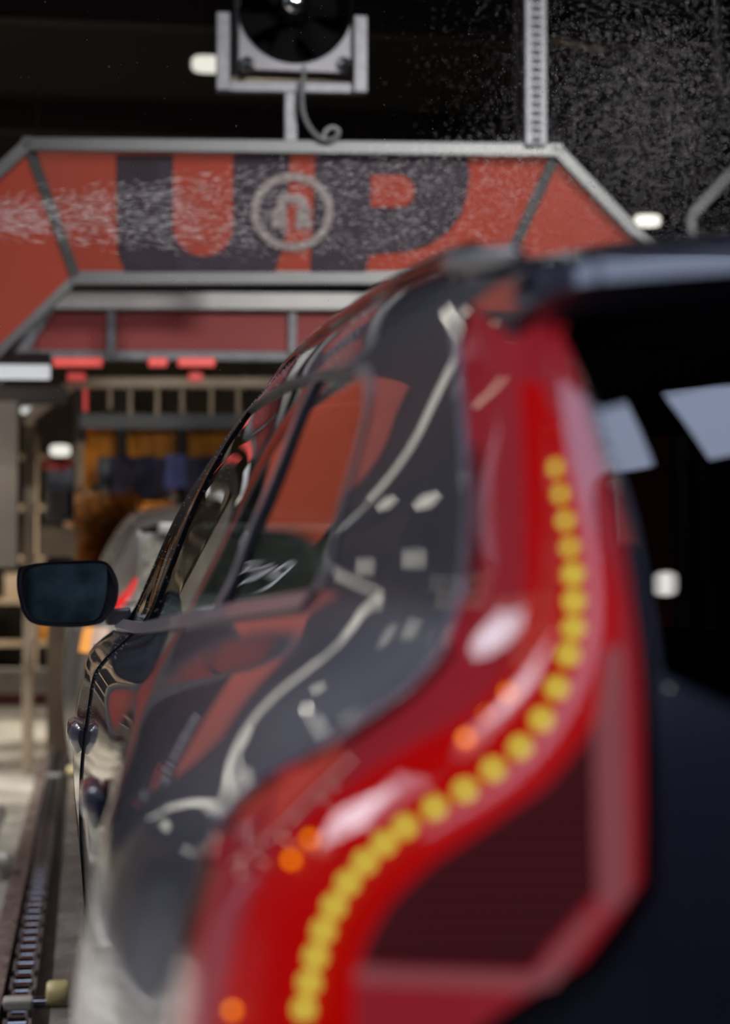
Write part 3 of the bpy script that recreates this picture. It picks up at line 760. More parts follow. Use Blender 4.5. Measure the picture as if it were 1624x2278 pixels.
skylight_poly([(-3.6, 4.8), (-1.8, 4.8), (-1.8, 7.4), (-3.6, 7.4)], 'dim roof light added over the left lane to brighten the SUV side', 'skyl_soft')  # added source: lifts the SUV side and mirrors pink in the lens
area_light('suv_side_fill', (-2.7, 6.1, HT - .07), (.2, 2.4, 1.2), 1.8, 2.5, 18, (.84, .9, 1.0), 80)  # unseen fill light added to lift the left side paint
skylight_poly([(-.4, 1.08), (2.2, 1.08), (2.2, 2.2), (-.4, 2.2)], 'narrow roof light added over the SUV roof to brighten the spoiler', 'skyl_soft')  # added to put a pale blue tone on the spoiler

def tube_lamp(p0, p1, label, power, r=.03, target=None, color=(1, .95, .84), spread=95):
    p0, p1 = Vector(p0), Vector(p1); c = (p0 + p1) / 2
    t = empty('tube_lamp', c); tagk(t, label, 'tube lamp', 'tube lamps along the left side')
    MB().cyl(p0, p1, r, n=14).build('tube', M['warm_tube'], t, True)
    d = (p1 - p0).normalized()
    MB().beam(p0 + Vector((0, 0, r + .025)), p1 + Vector((0, 0, r + .025)), .10, .04).build('housing', M['lampbody'], t)
    if power > 0:
        tg = target or (c.x + .01, c.y, 0)
        L = area_light('tube_light', c + Vector((0, 0, -r - .02)), tg, (p1 - p0).length if abs(d.x) > .5 else .15, (p1 - p0).length if abs(d.y) > .5 else .15, power, color, spread)
        lo = L.location.copy(); L.parent = t; L.location = lo - t.location
    return t
tube_lamp((-2.4, 3.7, 3.25), (-2.4, 5.1, 3.25), 'long tube lamp hanging at the left, level with the SUV rear door', 60)
tube_lamp((-2.4, 6.0, 3.2), (-2.4, 7.4, 3.2), 'long tube lamp hanging at the left, before the red arch', 65)
tube_lamp((-3.5, 7.4, 3.2), (-3.5, 9.0, 3.2), 'tube lamp added close to the left wall to brighten the floor', 60, color=(.95, .97, 1.0))  # unseen lamp added to brighten the floor mirrored in the quarter panel
tube_lamp((-2.5, 13.0, 3.5), (-2.5, 15.0, 3.5), 'long tube lamp on the left wall side beyond the red arch', 40)
tube_lamp((-1.5, 10.4, 3.4), (-1.5, 11.8, 3.4), 'long tube lamp over the track beyond the red arch', 55, target=(-.6, 11.8, 0))
tube_lamp((-1.5, 16.5, 3.6), (-1.5, 18.1, 3.6), 'long tube lamp on the left beside the orange brushes', 70, target=(-.6, 16.5, 0), color=(1, .9, .72))
tube_lamp((-1.6, 20.6, 3.6), (-1.6, 22.0, 3.6), 'long tube lamp at the far left end of the tunnel', 70, target=(-.9, 22.0, 0), color=(1, .88, .68))

def flood(c, w, h, label, aim=(0, -1, -.15), power=0, target=None, rod=True, spread=70, face='led_white'):
    c = Vector(c); t = empty('flood_lamp', c); tagk(t, label, 'flood lamp', 'flood lamps under the roof')
    d = Vector(aim).normalized(); s_ = d.cross(Vector((0, 0, 1))).normalized(); u = s_.cross(d)
    def ell(k, o): return [c + s_ * (w * k * math.copysign(abs(math.cos(a)) ** .6, math.cos(a))) + u * (h * k * math.copysign(abs(math.sin(a)) ** .6, math.sin(a))) + d * o for a in np.linspace(0, 2 * math.pi, 28, endpoint=False)]
    MB().prism(ell(1, .0), d * .012).build('light_face', M[face], t)
    MB().prism(ell(1.12, -.06), d * .058).build('lamp_body', M['lampbody'], t)
    if rod: MB().cyl(c - d * .03 + Vector((0, 0, h)), (c.x - d.x * .03, c.y - d.y * .03, HT), .004, n=6).build('rod', M['darkceil'], t)
    if power > 0:
        L = area_light('flood_light', c + d * .05, target, w * 2, h * 2, power, (1, .97, .88), spread); lo = L.location.copy(); L.parent = t; L.location = lo - t.location
    return t
flood(px(462, 143, 12.0), .10, .055, 'bright flood lamp left of the blower fan', aim=(0, -1, -.3))
flood(px(1440, 491, 9.6), .068, .034, 'bright flood lamp right of the red arch above the SUV roof', aim=(-.1, -1, -.2))
flood((.6, 5.0, 4.9), .3, .14, 'wide fill lamp added under the roof to light the red arch', aim=(0, 1, -.6), power=9, target=(.5, 8.7, 2.8), spread=80)  # unseen key light added for the arch
for c, lab in (((-2.5, 7.97, 2.34), 'small round lamp low on the left beside the price board'), ((-2.5, 6.86, 2.13), 'small round lamp low on the left before the price board'), ((-2.5, 10.25, 4.76), 'small round lamp high on the left'), ((-2.5, 11.7, 5.3), 'small round lamp under the roof at the left'), ((-2.5, 9.82, 3.88), 'small round lamp above the bent light strip')):
    flood(c, .10, .075, lab, face='led_bright', aim=(.35, -1, -.15))

flood((2.7, 3.0, 5.2), .2, .1, 'fill lamp added under the roof to brighten the mist', aim=(-.2, .8, -.5), power=40, target=(2.2, 5.8, 3.7), spread=45)  # unseen lamp added so the droplets at the right show up
flood((-1.7, 4.2, 4.6), .16, .09, 'fill lamp added at the left to brighten the water jet', aim=(.5, .8, -.5), power=9, target=(-.2, 6.4, 3.0), spread=40)  # unseen lamp added to brighten the jet droplets
flood((.17, .12, 4.2), .085, .045, 'flood lamp over the SUV tail', aim=(.1, .4, -.9), face='led_hot')
flood((.19, -.75, 4.5), .02, .02, 'tiny round lamp behind the SUV tail', aim=(.1, .5, -.85), face='led_hot')
rt = empty('roof_tube', (2.15, -.6, HT - .1)); tagk(rt, 'short bright tube lamp under the roof behind the SUV', 'tube lamp')
MB().beam((1.8, -.6, HT - .12), (2.5, -.6, HT - .12), .12, .05).build('tube', M['led_hot'], rt, bevel=.01); MB().beam((1.8, -.6, HT - .06), (2.5, -.6, HT - .06), .14, .06).build('housing', M['lampbody'], rt)
lst = empty('light_strip', (-2.5, 8.85, 0)); tagk(lst, 'bent glowing light strip on a post left of the price board', 'light strip')
MB().tube([tuple(p) for p in catmull([(-2.5, 8.85, 2.15), (-2.5, 8.85, 2.7), (-2.5, 8.85, 3.2), (-2.4, 8.83, 3.42), (-2.0, 8.8, 3.52), (-1.5, 8.75, 3.6), (-1.1, 8.7, 3.66)], 5)], .055, 10).build('glowing_tube', M['led_bright'], lst, True)
MB().beam((-2.5, 8.9, 0), (-2.5, 8.9, 3.3), .05, .04, (0, 1, 0)).build('post', M['lampbody'], lst)

def batten(p0, p1, h, label):
    p0, p1 = Vector(p0), Vector(p1); t = empty('led_batten', (p0 + p1) / 2); tagk(t, label, 'batten light')
    MB().beam(p0, p1, .09, h).build('diffuser', M['batten'], t, bevel=.01)
    MB().beam(p0 + Vector((0, 0, h * .5 + .03)), p1 + Vector((0, 0, h * .5 + .03)), .12, .06).build('housing', M['lampbody'], t)
    for p in (p0.lerp(p1, .1), p0.lerp(p1, .9)): MB().cyl(p + Vector((0, 0, h * .5 + .05)), (p.x, p.y, HT), .003, n=6).build('hanger', M['darkceil'], t)
    return t
batten(px(-190, 826, 10.2), px(112, 828, 10.2), .07, 'cool white LED batten at the left below the red wing panel')
batten(px(48, 913, 17.5), px(92, 914, 17.5), .05, 'small cool batten light behind the tan arch')

# ------------------------------------------------------------------ red entrance arch
M['red_panel'] = mat('backlit_red_acrylic', (.27, .042, .030), .32, emit=(1.0, .19, .12), es=.10, var=.10, vscale=1.2)
M['sign_black'] = mat('hazed_black_lettering', (.062, .050, .072), .25, var=.15, vscale=8)  # lilac lift in the black stands in for mist haze
M['logo_white'] = mat('off_white_print', (.32, .28, .29), .5, var=.05)
arch1 = empty('wash_arch', px(-208, 620, 8.65)); arch1.location.z = 0
tagk(arch1, 'large red arch with black UP lettering over the wash entrance', 'arch')
YL, YR_, IY = 8.65, 8.46, .5
OL, OR = px(62, 322, YL), px(1238, 336, YR_)
IL, IR = px(168, 618, YL + IY), px(1112, 618, YR_ + IY)
dn = lambda p, sx, L: p + Vector((sx * L * .72, 0, -L * .72))
OLL, ORR = dn(OL, -1, .80), dn(OR, 1, .80)
ILL, IRR = dn(IL, -1, .80), dn(IR, 1, .80)
def fl(p): return Vector((p.x, p.y, 0.0))
fr = []
pn = (OR - OL).cross(IL - OL).normalized()
if pn.y > 0: pn = -pn
def onp(x, y, off=0.0):
    d = pxdir(x, y); o = OL + pn * off; t = (o - CAM).dot(pn) / d.dot(pn); return CAM + d * t
IR = onp(1112, 618); IRR = dn(IR, 1, .80)
for a, b, w in ((OL, OR, .058), (OL, OLL, .055), (OR, ORR, .055), (IL, IR, .07), (IL, ILL, .05), (IR, IRR, .05), (OL, IL, .05), (OR, IR, .05), (OLL, ILL, .05), (ORR, IRR, .05),
                (OLL, fl(OLL), .06), (ORR, fl(ORR), .06), (ILL, fl(ILL), .05), (IRR, fl(IRR), .05)):
    d = (b - a).normalized() * .025
    MB().beam(a - d, b + d, w, w, (0, 1, 0)).build('frame_bar', M['alu'], arch1, bevel=.004)
def quad_panel(name, pts, m, parent, th=.012, inset=.0):
    pts = [Vector(p) for p in pts]; c = sum(pts, Vector()) / len(pts); n = (pts[1] - pts[0]).cross(pts[2] - pts[0]).normalized()
    if n.y > 0: n = -n
    q = [p + (c - p).normalized() * inset for p in pts]
    return MB().prism([p - n * th * .5 for p in q], n * th).build(name, m, parent)
cp = quad_panel('sign_panel', (OL, OR, IR, IL), M['red_panel'], arch1)
quad_panel('wing_panel', (OL, IL, ILL, OLL), M['red_panel'], arch1); quad_panel('wing_panel', (OR, IR, IRR, ORR), M['red_panel'], arch1)
lz = lambda p, z: Vector((p.x, p.y, z))
quad_panel('leg_panel', (OLL, ILL, lz(ILL, .15), lz(OLL, .15)), M['red_panel'], arch1); quad_panel('leg_panel', (ORR, IRR, lz(IRR, .15), lz(ORR, .15)), M['red_panel'], arch1)
def plate(name, pts, m, parent, off, th=.004):
    return MB().prism([onp(x, y, off) for x, y in pts], pn * th).build(name, m, parent)
arcp = lambda cx, cy, rx, ry, a0, a1, n=12: [(cx + rx * math.cos(math.radians(a)), cy + ry * math.sin(math.radians(a))) for a in np.linspace(a0, a1, n)]
plate('letter', [(258, 345), (385, 345), (385, 503)] + arcp(452, 503, 67, 67, 180, 0, 16) + [(519, 345), (645, 345), (640, 450), (634, 530), (612, 604), (278, 604), (262, 560)], M['sign_black'], cp, .007)
P = plate('letter', [(702, 345), (1040, 345), (1045, 390), (1039, 430), (1027, 475), (997, 515), (952, 545), (912, 557), (822, 566), (812, 604), (690, 604), (697, 480), (700, 400)], M['sign_black'], cp, .007)
plate('letter_counter', [(825, 390), (890, 390)] + arcp(888, 425, 34, 35, -88, 88, 10) + [(825, 460)], M['red_panel'], cp, .0115)
# round logo
def ring(cx, cy, ro, ri, n=48):
    v = [onp(cx + r * math.cos(a), cy + r * .945 * math.sin(a), o) for r in (ro, ri) for o in (.011, .017) for a in np.linspace(0, 2 * math.pi, n, endpoint=False)]
    f = []
    for k in range(n):
        j = (k + 1) % n
        f += [(k, j, n + j, n + k), (2 * n + k, 3 * n + k, 3 * n + j, 2 * n + j), (n + k, n + j, 3 * n + j, 3 * n + k), (k, 2 * n + k, 2 * n + j, j)]
    return MB().add(v, f).build('logo_ring', M['logo_white'], cp)
ring(650, 471, 92, 74)
plate('logo_mark', [(615, 470), (615, 446)] + arcp(633, 450, 17, 17, 190, 270, 6) + arcp(667, 450, 16, 17, 270, 350, 6) + [(683, 470), (667, 470), (667, 458)] + arcp(661, 455, 6, 6, 0, -90, 4) + arcp(640, 455, 6, 6, 270, 180, 4) + [(634, 470)], M['logo_white'], cp, .011)
def brushmark(x0):
    w = 34
    return [(x0 + 3, 463), (x0 + w - 3, 463), (x0 + w, 470), (x0 + w - 2, 482), (x0 + w, 492), (x0 + w, 508), (x0 + w * .68, 507), (x0 + w * .5, 502), (x0 + w * .3, 507), (x0, 508), (x0, 492), (x0 + 2, 482), (x0, 470)]
plate('logo_mark', brushmark(605), M['logo_white'], cp, .011); plate('logo_mark', brushmark(658), M['logo_white'], cp, .011)

# price board on the left leg of the arch (seen mirrored in the side glass)
M['header'] = mat('glowing_red_reflection_panel', (.62, .075, .045), .35, emit=(1.0, .20, .10), es=.36, var=.12, vscale=2)  # glowing red panel added for the red mirrored in the side glass
M['board'] = mat('black_sign_board', (.012, .010, .014), .3, var=.2)
M['txt_white'] = mat('white_sign_lettering', (.8, .8, .85), .5, emit=(.85, .85, 1.0), es=.5, var=.02)
M['txt_red'] = mat('red_led_digits', (.6, .1, .04), .5, emit=(1.0, .16, .06), es=.7, var=.02)
def text_obj(name, body, size, loc, m, parent, rotz=0.0):
    cu = bpy.data.curves.new(name, 'FONT'); cu.body = body; cu.size = size; cu.extrude = .003; cu.align_x = 'LEFT'
    o = bpy.data.objects.new(name, cu); col.objects.link(o); dg = bpy.context.evaluated_depsgraph_get()
    me = bpy.data.meshes.new_from_object(o.evaluated_get(dg)); bpy.data.objects.remove(o)
    R = Matrix.Rotation(rotz, 4, 'Z') @ Matrix.Rotation(math.pi / 2, 4, 'X'); me.transform(Matrix.Translation(loc) @ R)
    return link(name, me, m, parent)
bd = empty('price_board', (-2.1, 8.41, 0)); tagk(bd, 'black price board with white lettering under an added glowing red panel left of the arch', 'sign')
MB().box(-2.3, -.7, 8.40, 8.44, .9, 2.44).build('board_face', M['board'], bd)
MB().box(-1.85, -.7, 8.40, 8.46, 2.48, 3.0).build('red_reflection_panel', M['header'], bd)
MB().beam((-2.33, 8.41, 2.46), (-.68, 8.41, 2.46), .06, .04).build('frame_bar', M['alu'], bd)
for x in (-2.31, -.69): MB().beam((x, 8.42, 0), (x, 8.42, 2.47 if x < -2 else 3.02), .06, .06, (0, 1, 0)).build('frame_post', M['alu'], bd)
text_obj('board_text', 'Premium', .19, (-1.84, 8.395, 2.25), M['txt_white'], bd); text_obj('board_digits', '0000', .16, (-1.80, 8.395, 2.06), M['txt_red'], bd)
text_obj('board_text', 'All', .18, (-1.85, 8.395, 1.84), M['txt_white'], bd); text_obj('board_digits', '0', .15, (-1.80, 8.395, 1.65), M['txt_red'], bd)

# ------------------------------------------------------------------ blower fan on the arch
M['fanbox'] = mat('grey_fan_box', (.15, .15, .19), .5, .2, var=.15)
M['fandark'] = mat('black_fan_duct', (.004, .004, .005), .9, var=.3, spec=.08)
YF = 8.55
fan = empty('blower_fan', px(646, 315, YF)); tagk(fan, 'square grey blower fan with a round black opening above the arch', 'fan')
fc = px(656, 12, YF); R0 = .258
sqx0, sqx1 = px(532, 12, YF).x, px(782, 12, YF).x; sqz0 = px(656, 157, YF).z; sqz1 = fc.z + .29
n = 48; v = []
for k in range(n):
    a = 2 * math.pi * k / n; c_, s_ = math.cos(a), math.sin(a)
    v.append((fc.x + R0 * c_, YF, fc.z + R0 * s_))
for k in range(n):
    a = 2 * math.pi * k / n; c_, s_ = math.cos(a), math.sin(a)
    tx = ((sqx1 if c_ > 0 else sqx0) - fc.x) / c_ if abs(c_) > 1e-6 else 1e9
    tz = ((sqz1 if s_ > 0 else sqz0) - fc.z) / s_ if abs(s_) > 1e-6 else 1e9
    t = min(tx, tz); v.append((fc.x + t * c_, YF, fc.z + t * s_))
mb = MB(); mb.add(v, [(k, (k + 1) % n, n + (k + 1) % n, n + k) for k in range(n)])
mb.add([(x, y, z) for x, z in ((sqx0, sqz0), (sqx1, sqz0), (sqx1, sqz1), (sqx0, sqz1)) for y in (YF, YF + .28)], [(0, 2, 3, 1), (2, 4, 5, 3), (4, 6, 7, 5), (6, 0, 1, 7), (1, 3, 5, 7)])
mb.build('fan_box', M['fanbox'], fan)
MB().lathe(fc, (0, 1, 0), [(-.012, R0 + .006), (-.014, R0 - .002), (.02, R0 - .008), (.26, R0 - .012)], 48).build('duct', M['fandark'], fan, True)
MB().cyl(fc + Vector((0, .255, 0)), fc + Vector((0, .26, 0)), R0 - .01, n=40).build('duct_back', M['fandark'], fan)
for k in range(6):
    a = 2 * math.pi * k / 6 + .3; dr = Vector((math.cos(a), 0, math.sin(a))); tg = Vector((-math.sin(a), 0, math.cos(a)))
    c0 = fc + Vector((0, .12, 0))
    pts = [c0 + dr * .07 - tg * .03 + Vector((0, .03, 0)), c0 + dr * .235 - tg * .07 + Vector((0, .04, 0)), c0 + dr * .235 + tg * .07 - Vector((0, .04, 0)), c0 + dr * .07 + tg * .03 - Vector((0, .03, 0))]
    MB().prism(pts, (0, .004, 0)).build('blade', M['fandark'], fan)
hub = MB().lathe(fc + Vector((0, -.03, .02)), (0, 1, 0), [(0, .001), (.002, .04), (.015, .058), (.03, .062), (.16, .07)], 28).build('hub', M['chrome'], fan, True)
for x in (550, 765):
    p = px(x, 142, YF - .012); MB().lathe(p, (0, -1, 0), [(-.01, .035), (.0, .035), (.012, .028), (.018, .001)], 18).build('corner_bolt', M['chrome'], fan, True)
a0, a1, b0, b1 = px(496, 30, YF - .02), px(496, 203, YF - .02), px(801, 38, YF - .02), px(801, 208, YF - .02)
for p, q in ((a0, a1), (b0, b1)): MB().beam(p, q, .06, .055, (0, 1, 0)).build('bracket_arm', M['galv'], fan, bevel=.004)
MB().beam(px(484, 194, YF + .02), px(813, 199, YF + .02), .05, .046).build('bracket_bar', M['galv'], fan, bevel=.004)
MB().beam(px(515, 178, YF + .10), px(780, 180, YF + .10), .05, .02).build('bracket_tray', M['wall'], fan)
MB().beam(px(646, 205, YF + .03), px(646, 316, YF + .03), .056, .056, (0, 1, 0)).build('post', M['galv'], fan, bevel=.004)
cab = MB().tube([tuple(px(x, y, YF - .06)) for x, y in [tuple(p) for p in catmull([(676, 148), (675, 180), (672, 220), (676, 255), (690, 285), (710, 306), (732, 312), (750, 303), (752, 290), (740, 284), (727, 290), (720, 305), (724, 312)], 5)]], .0105, 8).build('loose_cable', M['alu'], None, True)
tagk(cab, 'pale cable hanging from the blower fan with a curled end', 'cable')
# slotted strut rising from the arch's right end
st = empty('slotted_strut', px(1190, 325, 8.44)); tagk(st, 'tall slotted steel strut standing on the right end of the red arch', 'post')
pb, pt = px(1190, 326, 8.44), px(1188, -330, 8.44)
MB().beam(pb, pt, .098, .06, (0, 1, 0)).build('channel', M['galv'], st, bevel=.004)
M['slot'] = mat('dark_slot', (.02, .02, .03), .7, var=.2)
sl = None; nsl = 34
for k in range(nsl):
    p = pb.lerp(pt, (k + .6) / nsl) + Vector((0, -.031, 0))
    if sl is None:
        sl = MB().box(-.022, .022, -.002, .002, -.012, .012).build('slot', M['slot'], None); sl.parent = st; sl.location = p - st.location
    else:
        c = sl.copy(); col.objects.link(c); c.location = p - st.location
pp = MB().cyl(px(1150, 330, 8.6), px(1147, -330, 8.6), .014, n=10).build('thin_pipe', M['beamdark'], None, True)
tagk(pp, 'thin dark pipe beside the slotted strut', 'pipe')
# frame of the next bay at the right edge
rb = empty('bay_portal', px(1540, 490, 9.0)); tagk(rb, 'slanted grey frame piece at the right edge behind the SUV roof', 'frame'); 
MB().beam(px(1534, 482, 9.0), px(1720, 285, 9.0), .055, .055).build('frame_bar', M['alu'], rb, bevel=.004)
MB().beam(px(1536, 478, 9.0), fl(px(1590, 600, 9.0)), .05, .05, (0, 1, 0)).build('frame_post', M['alu'], rb, bevel=.004)
hp = MB().cyl(px(1600, -200, 10.0), px(1602, 205, 10.0), .035, n=12).build('hanging_pipe', M['galv'], None, True); tagk(hp, 'grey pipe hanging in the mist at the upper right', 'pipe')
cdt = MB().cyl(px(1228, 88, 11.0), px(1345, 112, 11.0), .016, n=8).build('roof_conduit', M['wall'], None, True); tagk(cdt, 'short pale conduit under the dark roof right of the strut', 'pipe')

# ------------------------------------------------------------------ second and third arches
M['tan'] = mat('tan_painted_steel', (.36, .28, .21), .55, var=.15, vscale=5)
M['deep_red'] = mat('deep_red_acrylic', (.26, .022, .026), .6, var=.15, vscale=1.5)
M['red_light'] = mat('red_signal_light', (.6, .05, .05), .4, emit=(1.0, .12, .11), es=.38, var=.02)
a2 = empty('inner_arch', (-.2, 11, 0)); tagk(a2, 'second arch with deep red panels behind the entrance arch', 'arch')
Y2 = 11.0
l0, l1 = px(118, 670, Y2), px(1010, 674, Y2)
MB().beam(l0, l1, .10, .10).build('top_bar', mat('pale_lit_aluminium', (.30, .30, .32), .4, .2, var=.05), a2, bevel=.006)  # brighter copy of the aluminium, its lighting put into the colour
m0, m1 = px(62, 790, Y2 + .05), px(1080, 796, Y2 + .05)
MB().beam(m0, m1, .06, .055).build('lower_bar', M['galv'], a2, bevel=.004)
for xa, xb in ((50, 237), (257, 641), (660, 860), (880, 1090)):
    quad_panel('red_panel', (px(max(xa, 96) if xa < 60 else xa, 695, Y2 + .04), px(xb, 697, Y2 + .04), px(xb, 782, Y2 + .04), px(xa, 780, Y2 + .04)), M['deep_red'], a2)
for x in (247, 650, 870): MB().beam(px(x, 690, Y2 + .02), px(x, 790, Y2 + .02), .05, .05, (0, 1, 0)).build('mullion', M['galv'], a2, bevel=.004)
for x0, x1 in ((-40, 1190),):
    for xx, xt in ((40, 118), (1100, 1010)):
        MB().beam(px(xt, 672, Y2), px(xx, 800, Y2), .06, .06, (0, 1, 0)).build('corner_bar', M['galv'], a2, bevel=.004)
        q = px(-130 if xx < 500 else 1260, 980, Y2); MB().beam(px(xx, 800, Y2), q, .06, .06, (0, 1, 0)).build('corner_bar', M['galv'], a2, bevel=.004)
        MB().beam(q, fl(q), .06, .06, (0, 1, 0)).build('leg', M['galv'], a2, bevel=.004)
for xa, xb in ((118, 228), (396, 478), (330, 372)):
    MB().beam(px(xa, 806, Y2 - .02), px(xb, 806, Y2 - .02), .04, .05).build('signal_strip', M['red_light'], a2, bevel=.006)
a3 = empty('rinse_arch', (-.3, 13, 0)); tagk(a3, 'tan painted hexagonal rinse arch further down the tunnel', 'arch'); Y3 = 13.0
pA, pB, pC, pD = px(165, 852, Y3), px(820, 852, Y3), px(66, 928, Y3), px(930, 928, Y3)
for a, b in ((pA, pB), (pA, pC), (pB, pD), (pC, fl(pC)), (pD, fl(pD))):
    MB().beam(a, b, .075, .075, (0, 1, 0)).build('arch_tube', M['tan'], a3, bevel=.012)
for x in (190, 245, 290, 350, 405, 470, 530):
    MB().cyl(px(x, 862, Y3), px(x, 905 + (x * 7) % 30, Y3), .014, n=8).build('nozzle_pipe', M['red_light'] if x == 190 else M['tan'], a3)
MB().beam(px(150, 838, Y3 - .05), px(190, 838, Y3 - .05), .05, .05).build('signal_light', M['red_light'], a3, bevel=.01)
MB().beam(px(420, 838, Y3 - .05), px(450, 838, Y3 - .05), .05, .05).build('signal_light', M['red_light'], a3, bevel=.01)
cm = MB().box(px(-200, 900, 12.4).x, px(40, 900, 12.4).x, 12.4, 12.75, 1.36, px(0, 880, 12.6).z - .055).build('cladding_panel', mat('brown_grey_cladding', (.075, .062, .054), .7, var=.25, vscale=2), None)
tagk(cm, 'brown grey cladding panel hanging at the left edge of the tunnel', 'panel')
bm_ = MB().beam(px(-250, 880, 12.6), px(150, 880, 12.6), .2, .10).build('cross_beam', M['beamdark'], None); tagk(bm_, 'dark cross beam over the brown cladding panel', 'beam')

# ------------------------------------------------------------------ brushes and curtain
M['orange'] = mat('orange_brush_bristle', (.62, .24, .025), .7, var=.45, vscale=5)
M['navy'] = mat('navy_wash_cloth', (.03, .03, .075), .7, var=.4, vscale=6)
M['blue'] = mat('blue_wash_cloth', (.10, .12, .34), .7, var=.3, vscale=6)
mit = empty('cloth_curtain', px(400, 940, 16)); mit.location.z = 0
tagk(mit, 'hanging curtain of orange and navy wash cloth strips under a pale frame', 'wash curtain'); Ym = 16.0
MB().beam(px(178, 938, Ym), px(760, 938, Ym), .10, .12).build('frame_beam', M['alu'], mit)
for x in (182, 272, 405, 560, 750):
    p = px(x, 930, Ym); MB().beam((p.x, Ym, p.z + .35), (p.x, Ym, 1.75 if x in (272, 405) else p.z - .2), .09, .09, (0, 1, 0)).build('frame_post', M['beamdark'], mit)
for sx in (178, 762): p = px(sx, 938, Ym); MB().beam((p.x, Ym, 0), (p.x, Ym, p.z + .3), .07, .07, (0, 1, 0)).build('frame_leg', M['tan'], mit)
for row, (yr, ytop, ybot, mm, xa, xb, nn) in enumerate(((16.15, 952, 1085, 'orange', 184, 560, 26), (15.8, 1015, 1098, 'navy', 232, 560, 22))):
    for k in range(nn):
        x = xa + (xb - xa) * k / nn + random.uniform(-3, 3); p = px(x, ytop + random.uniform(-4, 4), yr); q = px(x + random.uniform(-4, 4), ybot + random.uniform(-18, 10), yr)
        w = random.uniform(.035, .055); pts = []
        sw = random.uniform(-.03, .03)
        L = [(p.x - w, p.z), (p.x + w, p.z), (q.x + w + sw, q.z), (q.x - w + sw, q.z)]
        m_ = M['blue'] if (mm == 'navy' and 370 < x < 425) else M[mm]
        MB().prism([Vector((a, yr + random.uniform(-.05, .05) + (.04 if i > 1 else 0), b)) for i, (a, b) in enumerate(L)], (0, .012, 0)).build('cloth_strip', m_, mit)
def brush(cx_, Y, r, z0, z1, label, seed):
    rg = random.Random(seed); t = empty('side_brush', (cx_, Y, 0)); tagk(t, label, 'wash brush', 'orange side brushes')
    MB().cyl((cx_, Y, 0), (cx_, Y, z1 + .25), .06, n=16).build('spindle', M['galv'], t, True)
    v = []; f = []
    for k in range(2600):
        a = rg.uniform(0, 2 * math.pi); z = rg.uniform(z0, z1); rr = r * rg.uniform(.8, 1.08); dz = -rg.uniform(.02, .12); w = rg.uniform(.008, .018)
        d = Vector((math.cos(a), math.sin(a), 0)); s_ = Vector((-math.sin(a), math.cos(a), 0)); b0 = Vector((cx_, Y, z)) + d * .05; b1 = Vector((cx_, Y, z + dz)) + d * rr
        n0 = len(v); v += [b0 - s_ * w * .3, b0 + s_ * w * .3, b1 + s_ * w, b1 - s_ * w + Vector((0, 0, w))]; f += [(n0, n0 + 1, n0 + 2), (n0, n0 + 2, n0 + 3), (n0 + 1, n0, n0 + 3), (n0 + 1, n0 + 3, n0 + 2)]
    o = link('bristles', pymesh('bristles', v, f), M['orange'], t); o['kind'] = 'stuff'
p = px(232, 1100, 15.2); brush(p.x, 15.2, .30, .35, 1.98, 'orange side brush just left of the silver SUV', 1)
p = px(395, 1100, 17.0); brush(p.x, 17.0, .42, .35, 1.98, 'orange side brush further back behind the silver SUV', 2)
brush(1.9, 15.2, .30, .35, 1.98, 'orange side brush on the far right of the tunnel', 3)
# pump stand on the left
ps = empty('pump_stand', px(130, 1100, 14.3)); ps.location.z = 0; tagk(ps, 'blue grey pump stand with red cap beside the tan arch leg', 'pump')
M['bluegrey'] = mat('blue_grey_enamel', (.10, .11, .15), .4, .2, var=.35, vscale=7)
q0, q1 = px(100, 1160, 14.3), px(165, 1160, 14.3)
zz = lambda y: px(130, y, 14.3).z
MB().box(q0.x, q1.x, 14.3, 14.6, zz(1160), zz(1035)).build('pump_body', M['bluegrey'], ps, bevel=.02)
MB().box(q0.x, q1.x, 14.32, 14.6, zz(1380), zz(1240)).build('base_tank', M['fandark'], ps, bevel=.02)
MB().box(q0.x + .02, q1.x - .02, 14.35, 14.6, 0, zz(1380)).build('stand_foot', M['tan'], ps)
MB().box(q0.x - .03, q1.x + .02, 14.28, 14.6, zz(1240), zz(1172)).build('shelf', M['tan'], ps, bevel=.01)
MB().lathe((px(128, 1040, 14.3).x, 14.38, zz(1046)), (0, 0, 1), [(0, .10), (.04, .12), (.09, .10), (.11, .001)], 20).build('red_cap', mat('red_plastic_cap', (.55, .07, .06), .45, var=.1), ps, True)
for k, x in enumerate((112, 128, 145)):
    MB().cyl(px(x, 1150, 14.27), px(x, 1090, 14.27), .03, n=12).build('hose_coupling', M['chrome'], ps, True)
t = flood(px(134, 1002, 14.1), .075, .043, 'round white work lamp above the pump stand', aim=(0, -1, -.05), rod=False); t['group'] = 'flood lamps under the roof'
MB().cyl(px(134, 1002, 14.18), (px(134, 1002, 14.3).x, 14.38, zz(1030)), .02, n=8).build('lamp_bracket', M['lampbody'], t)
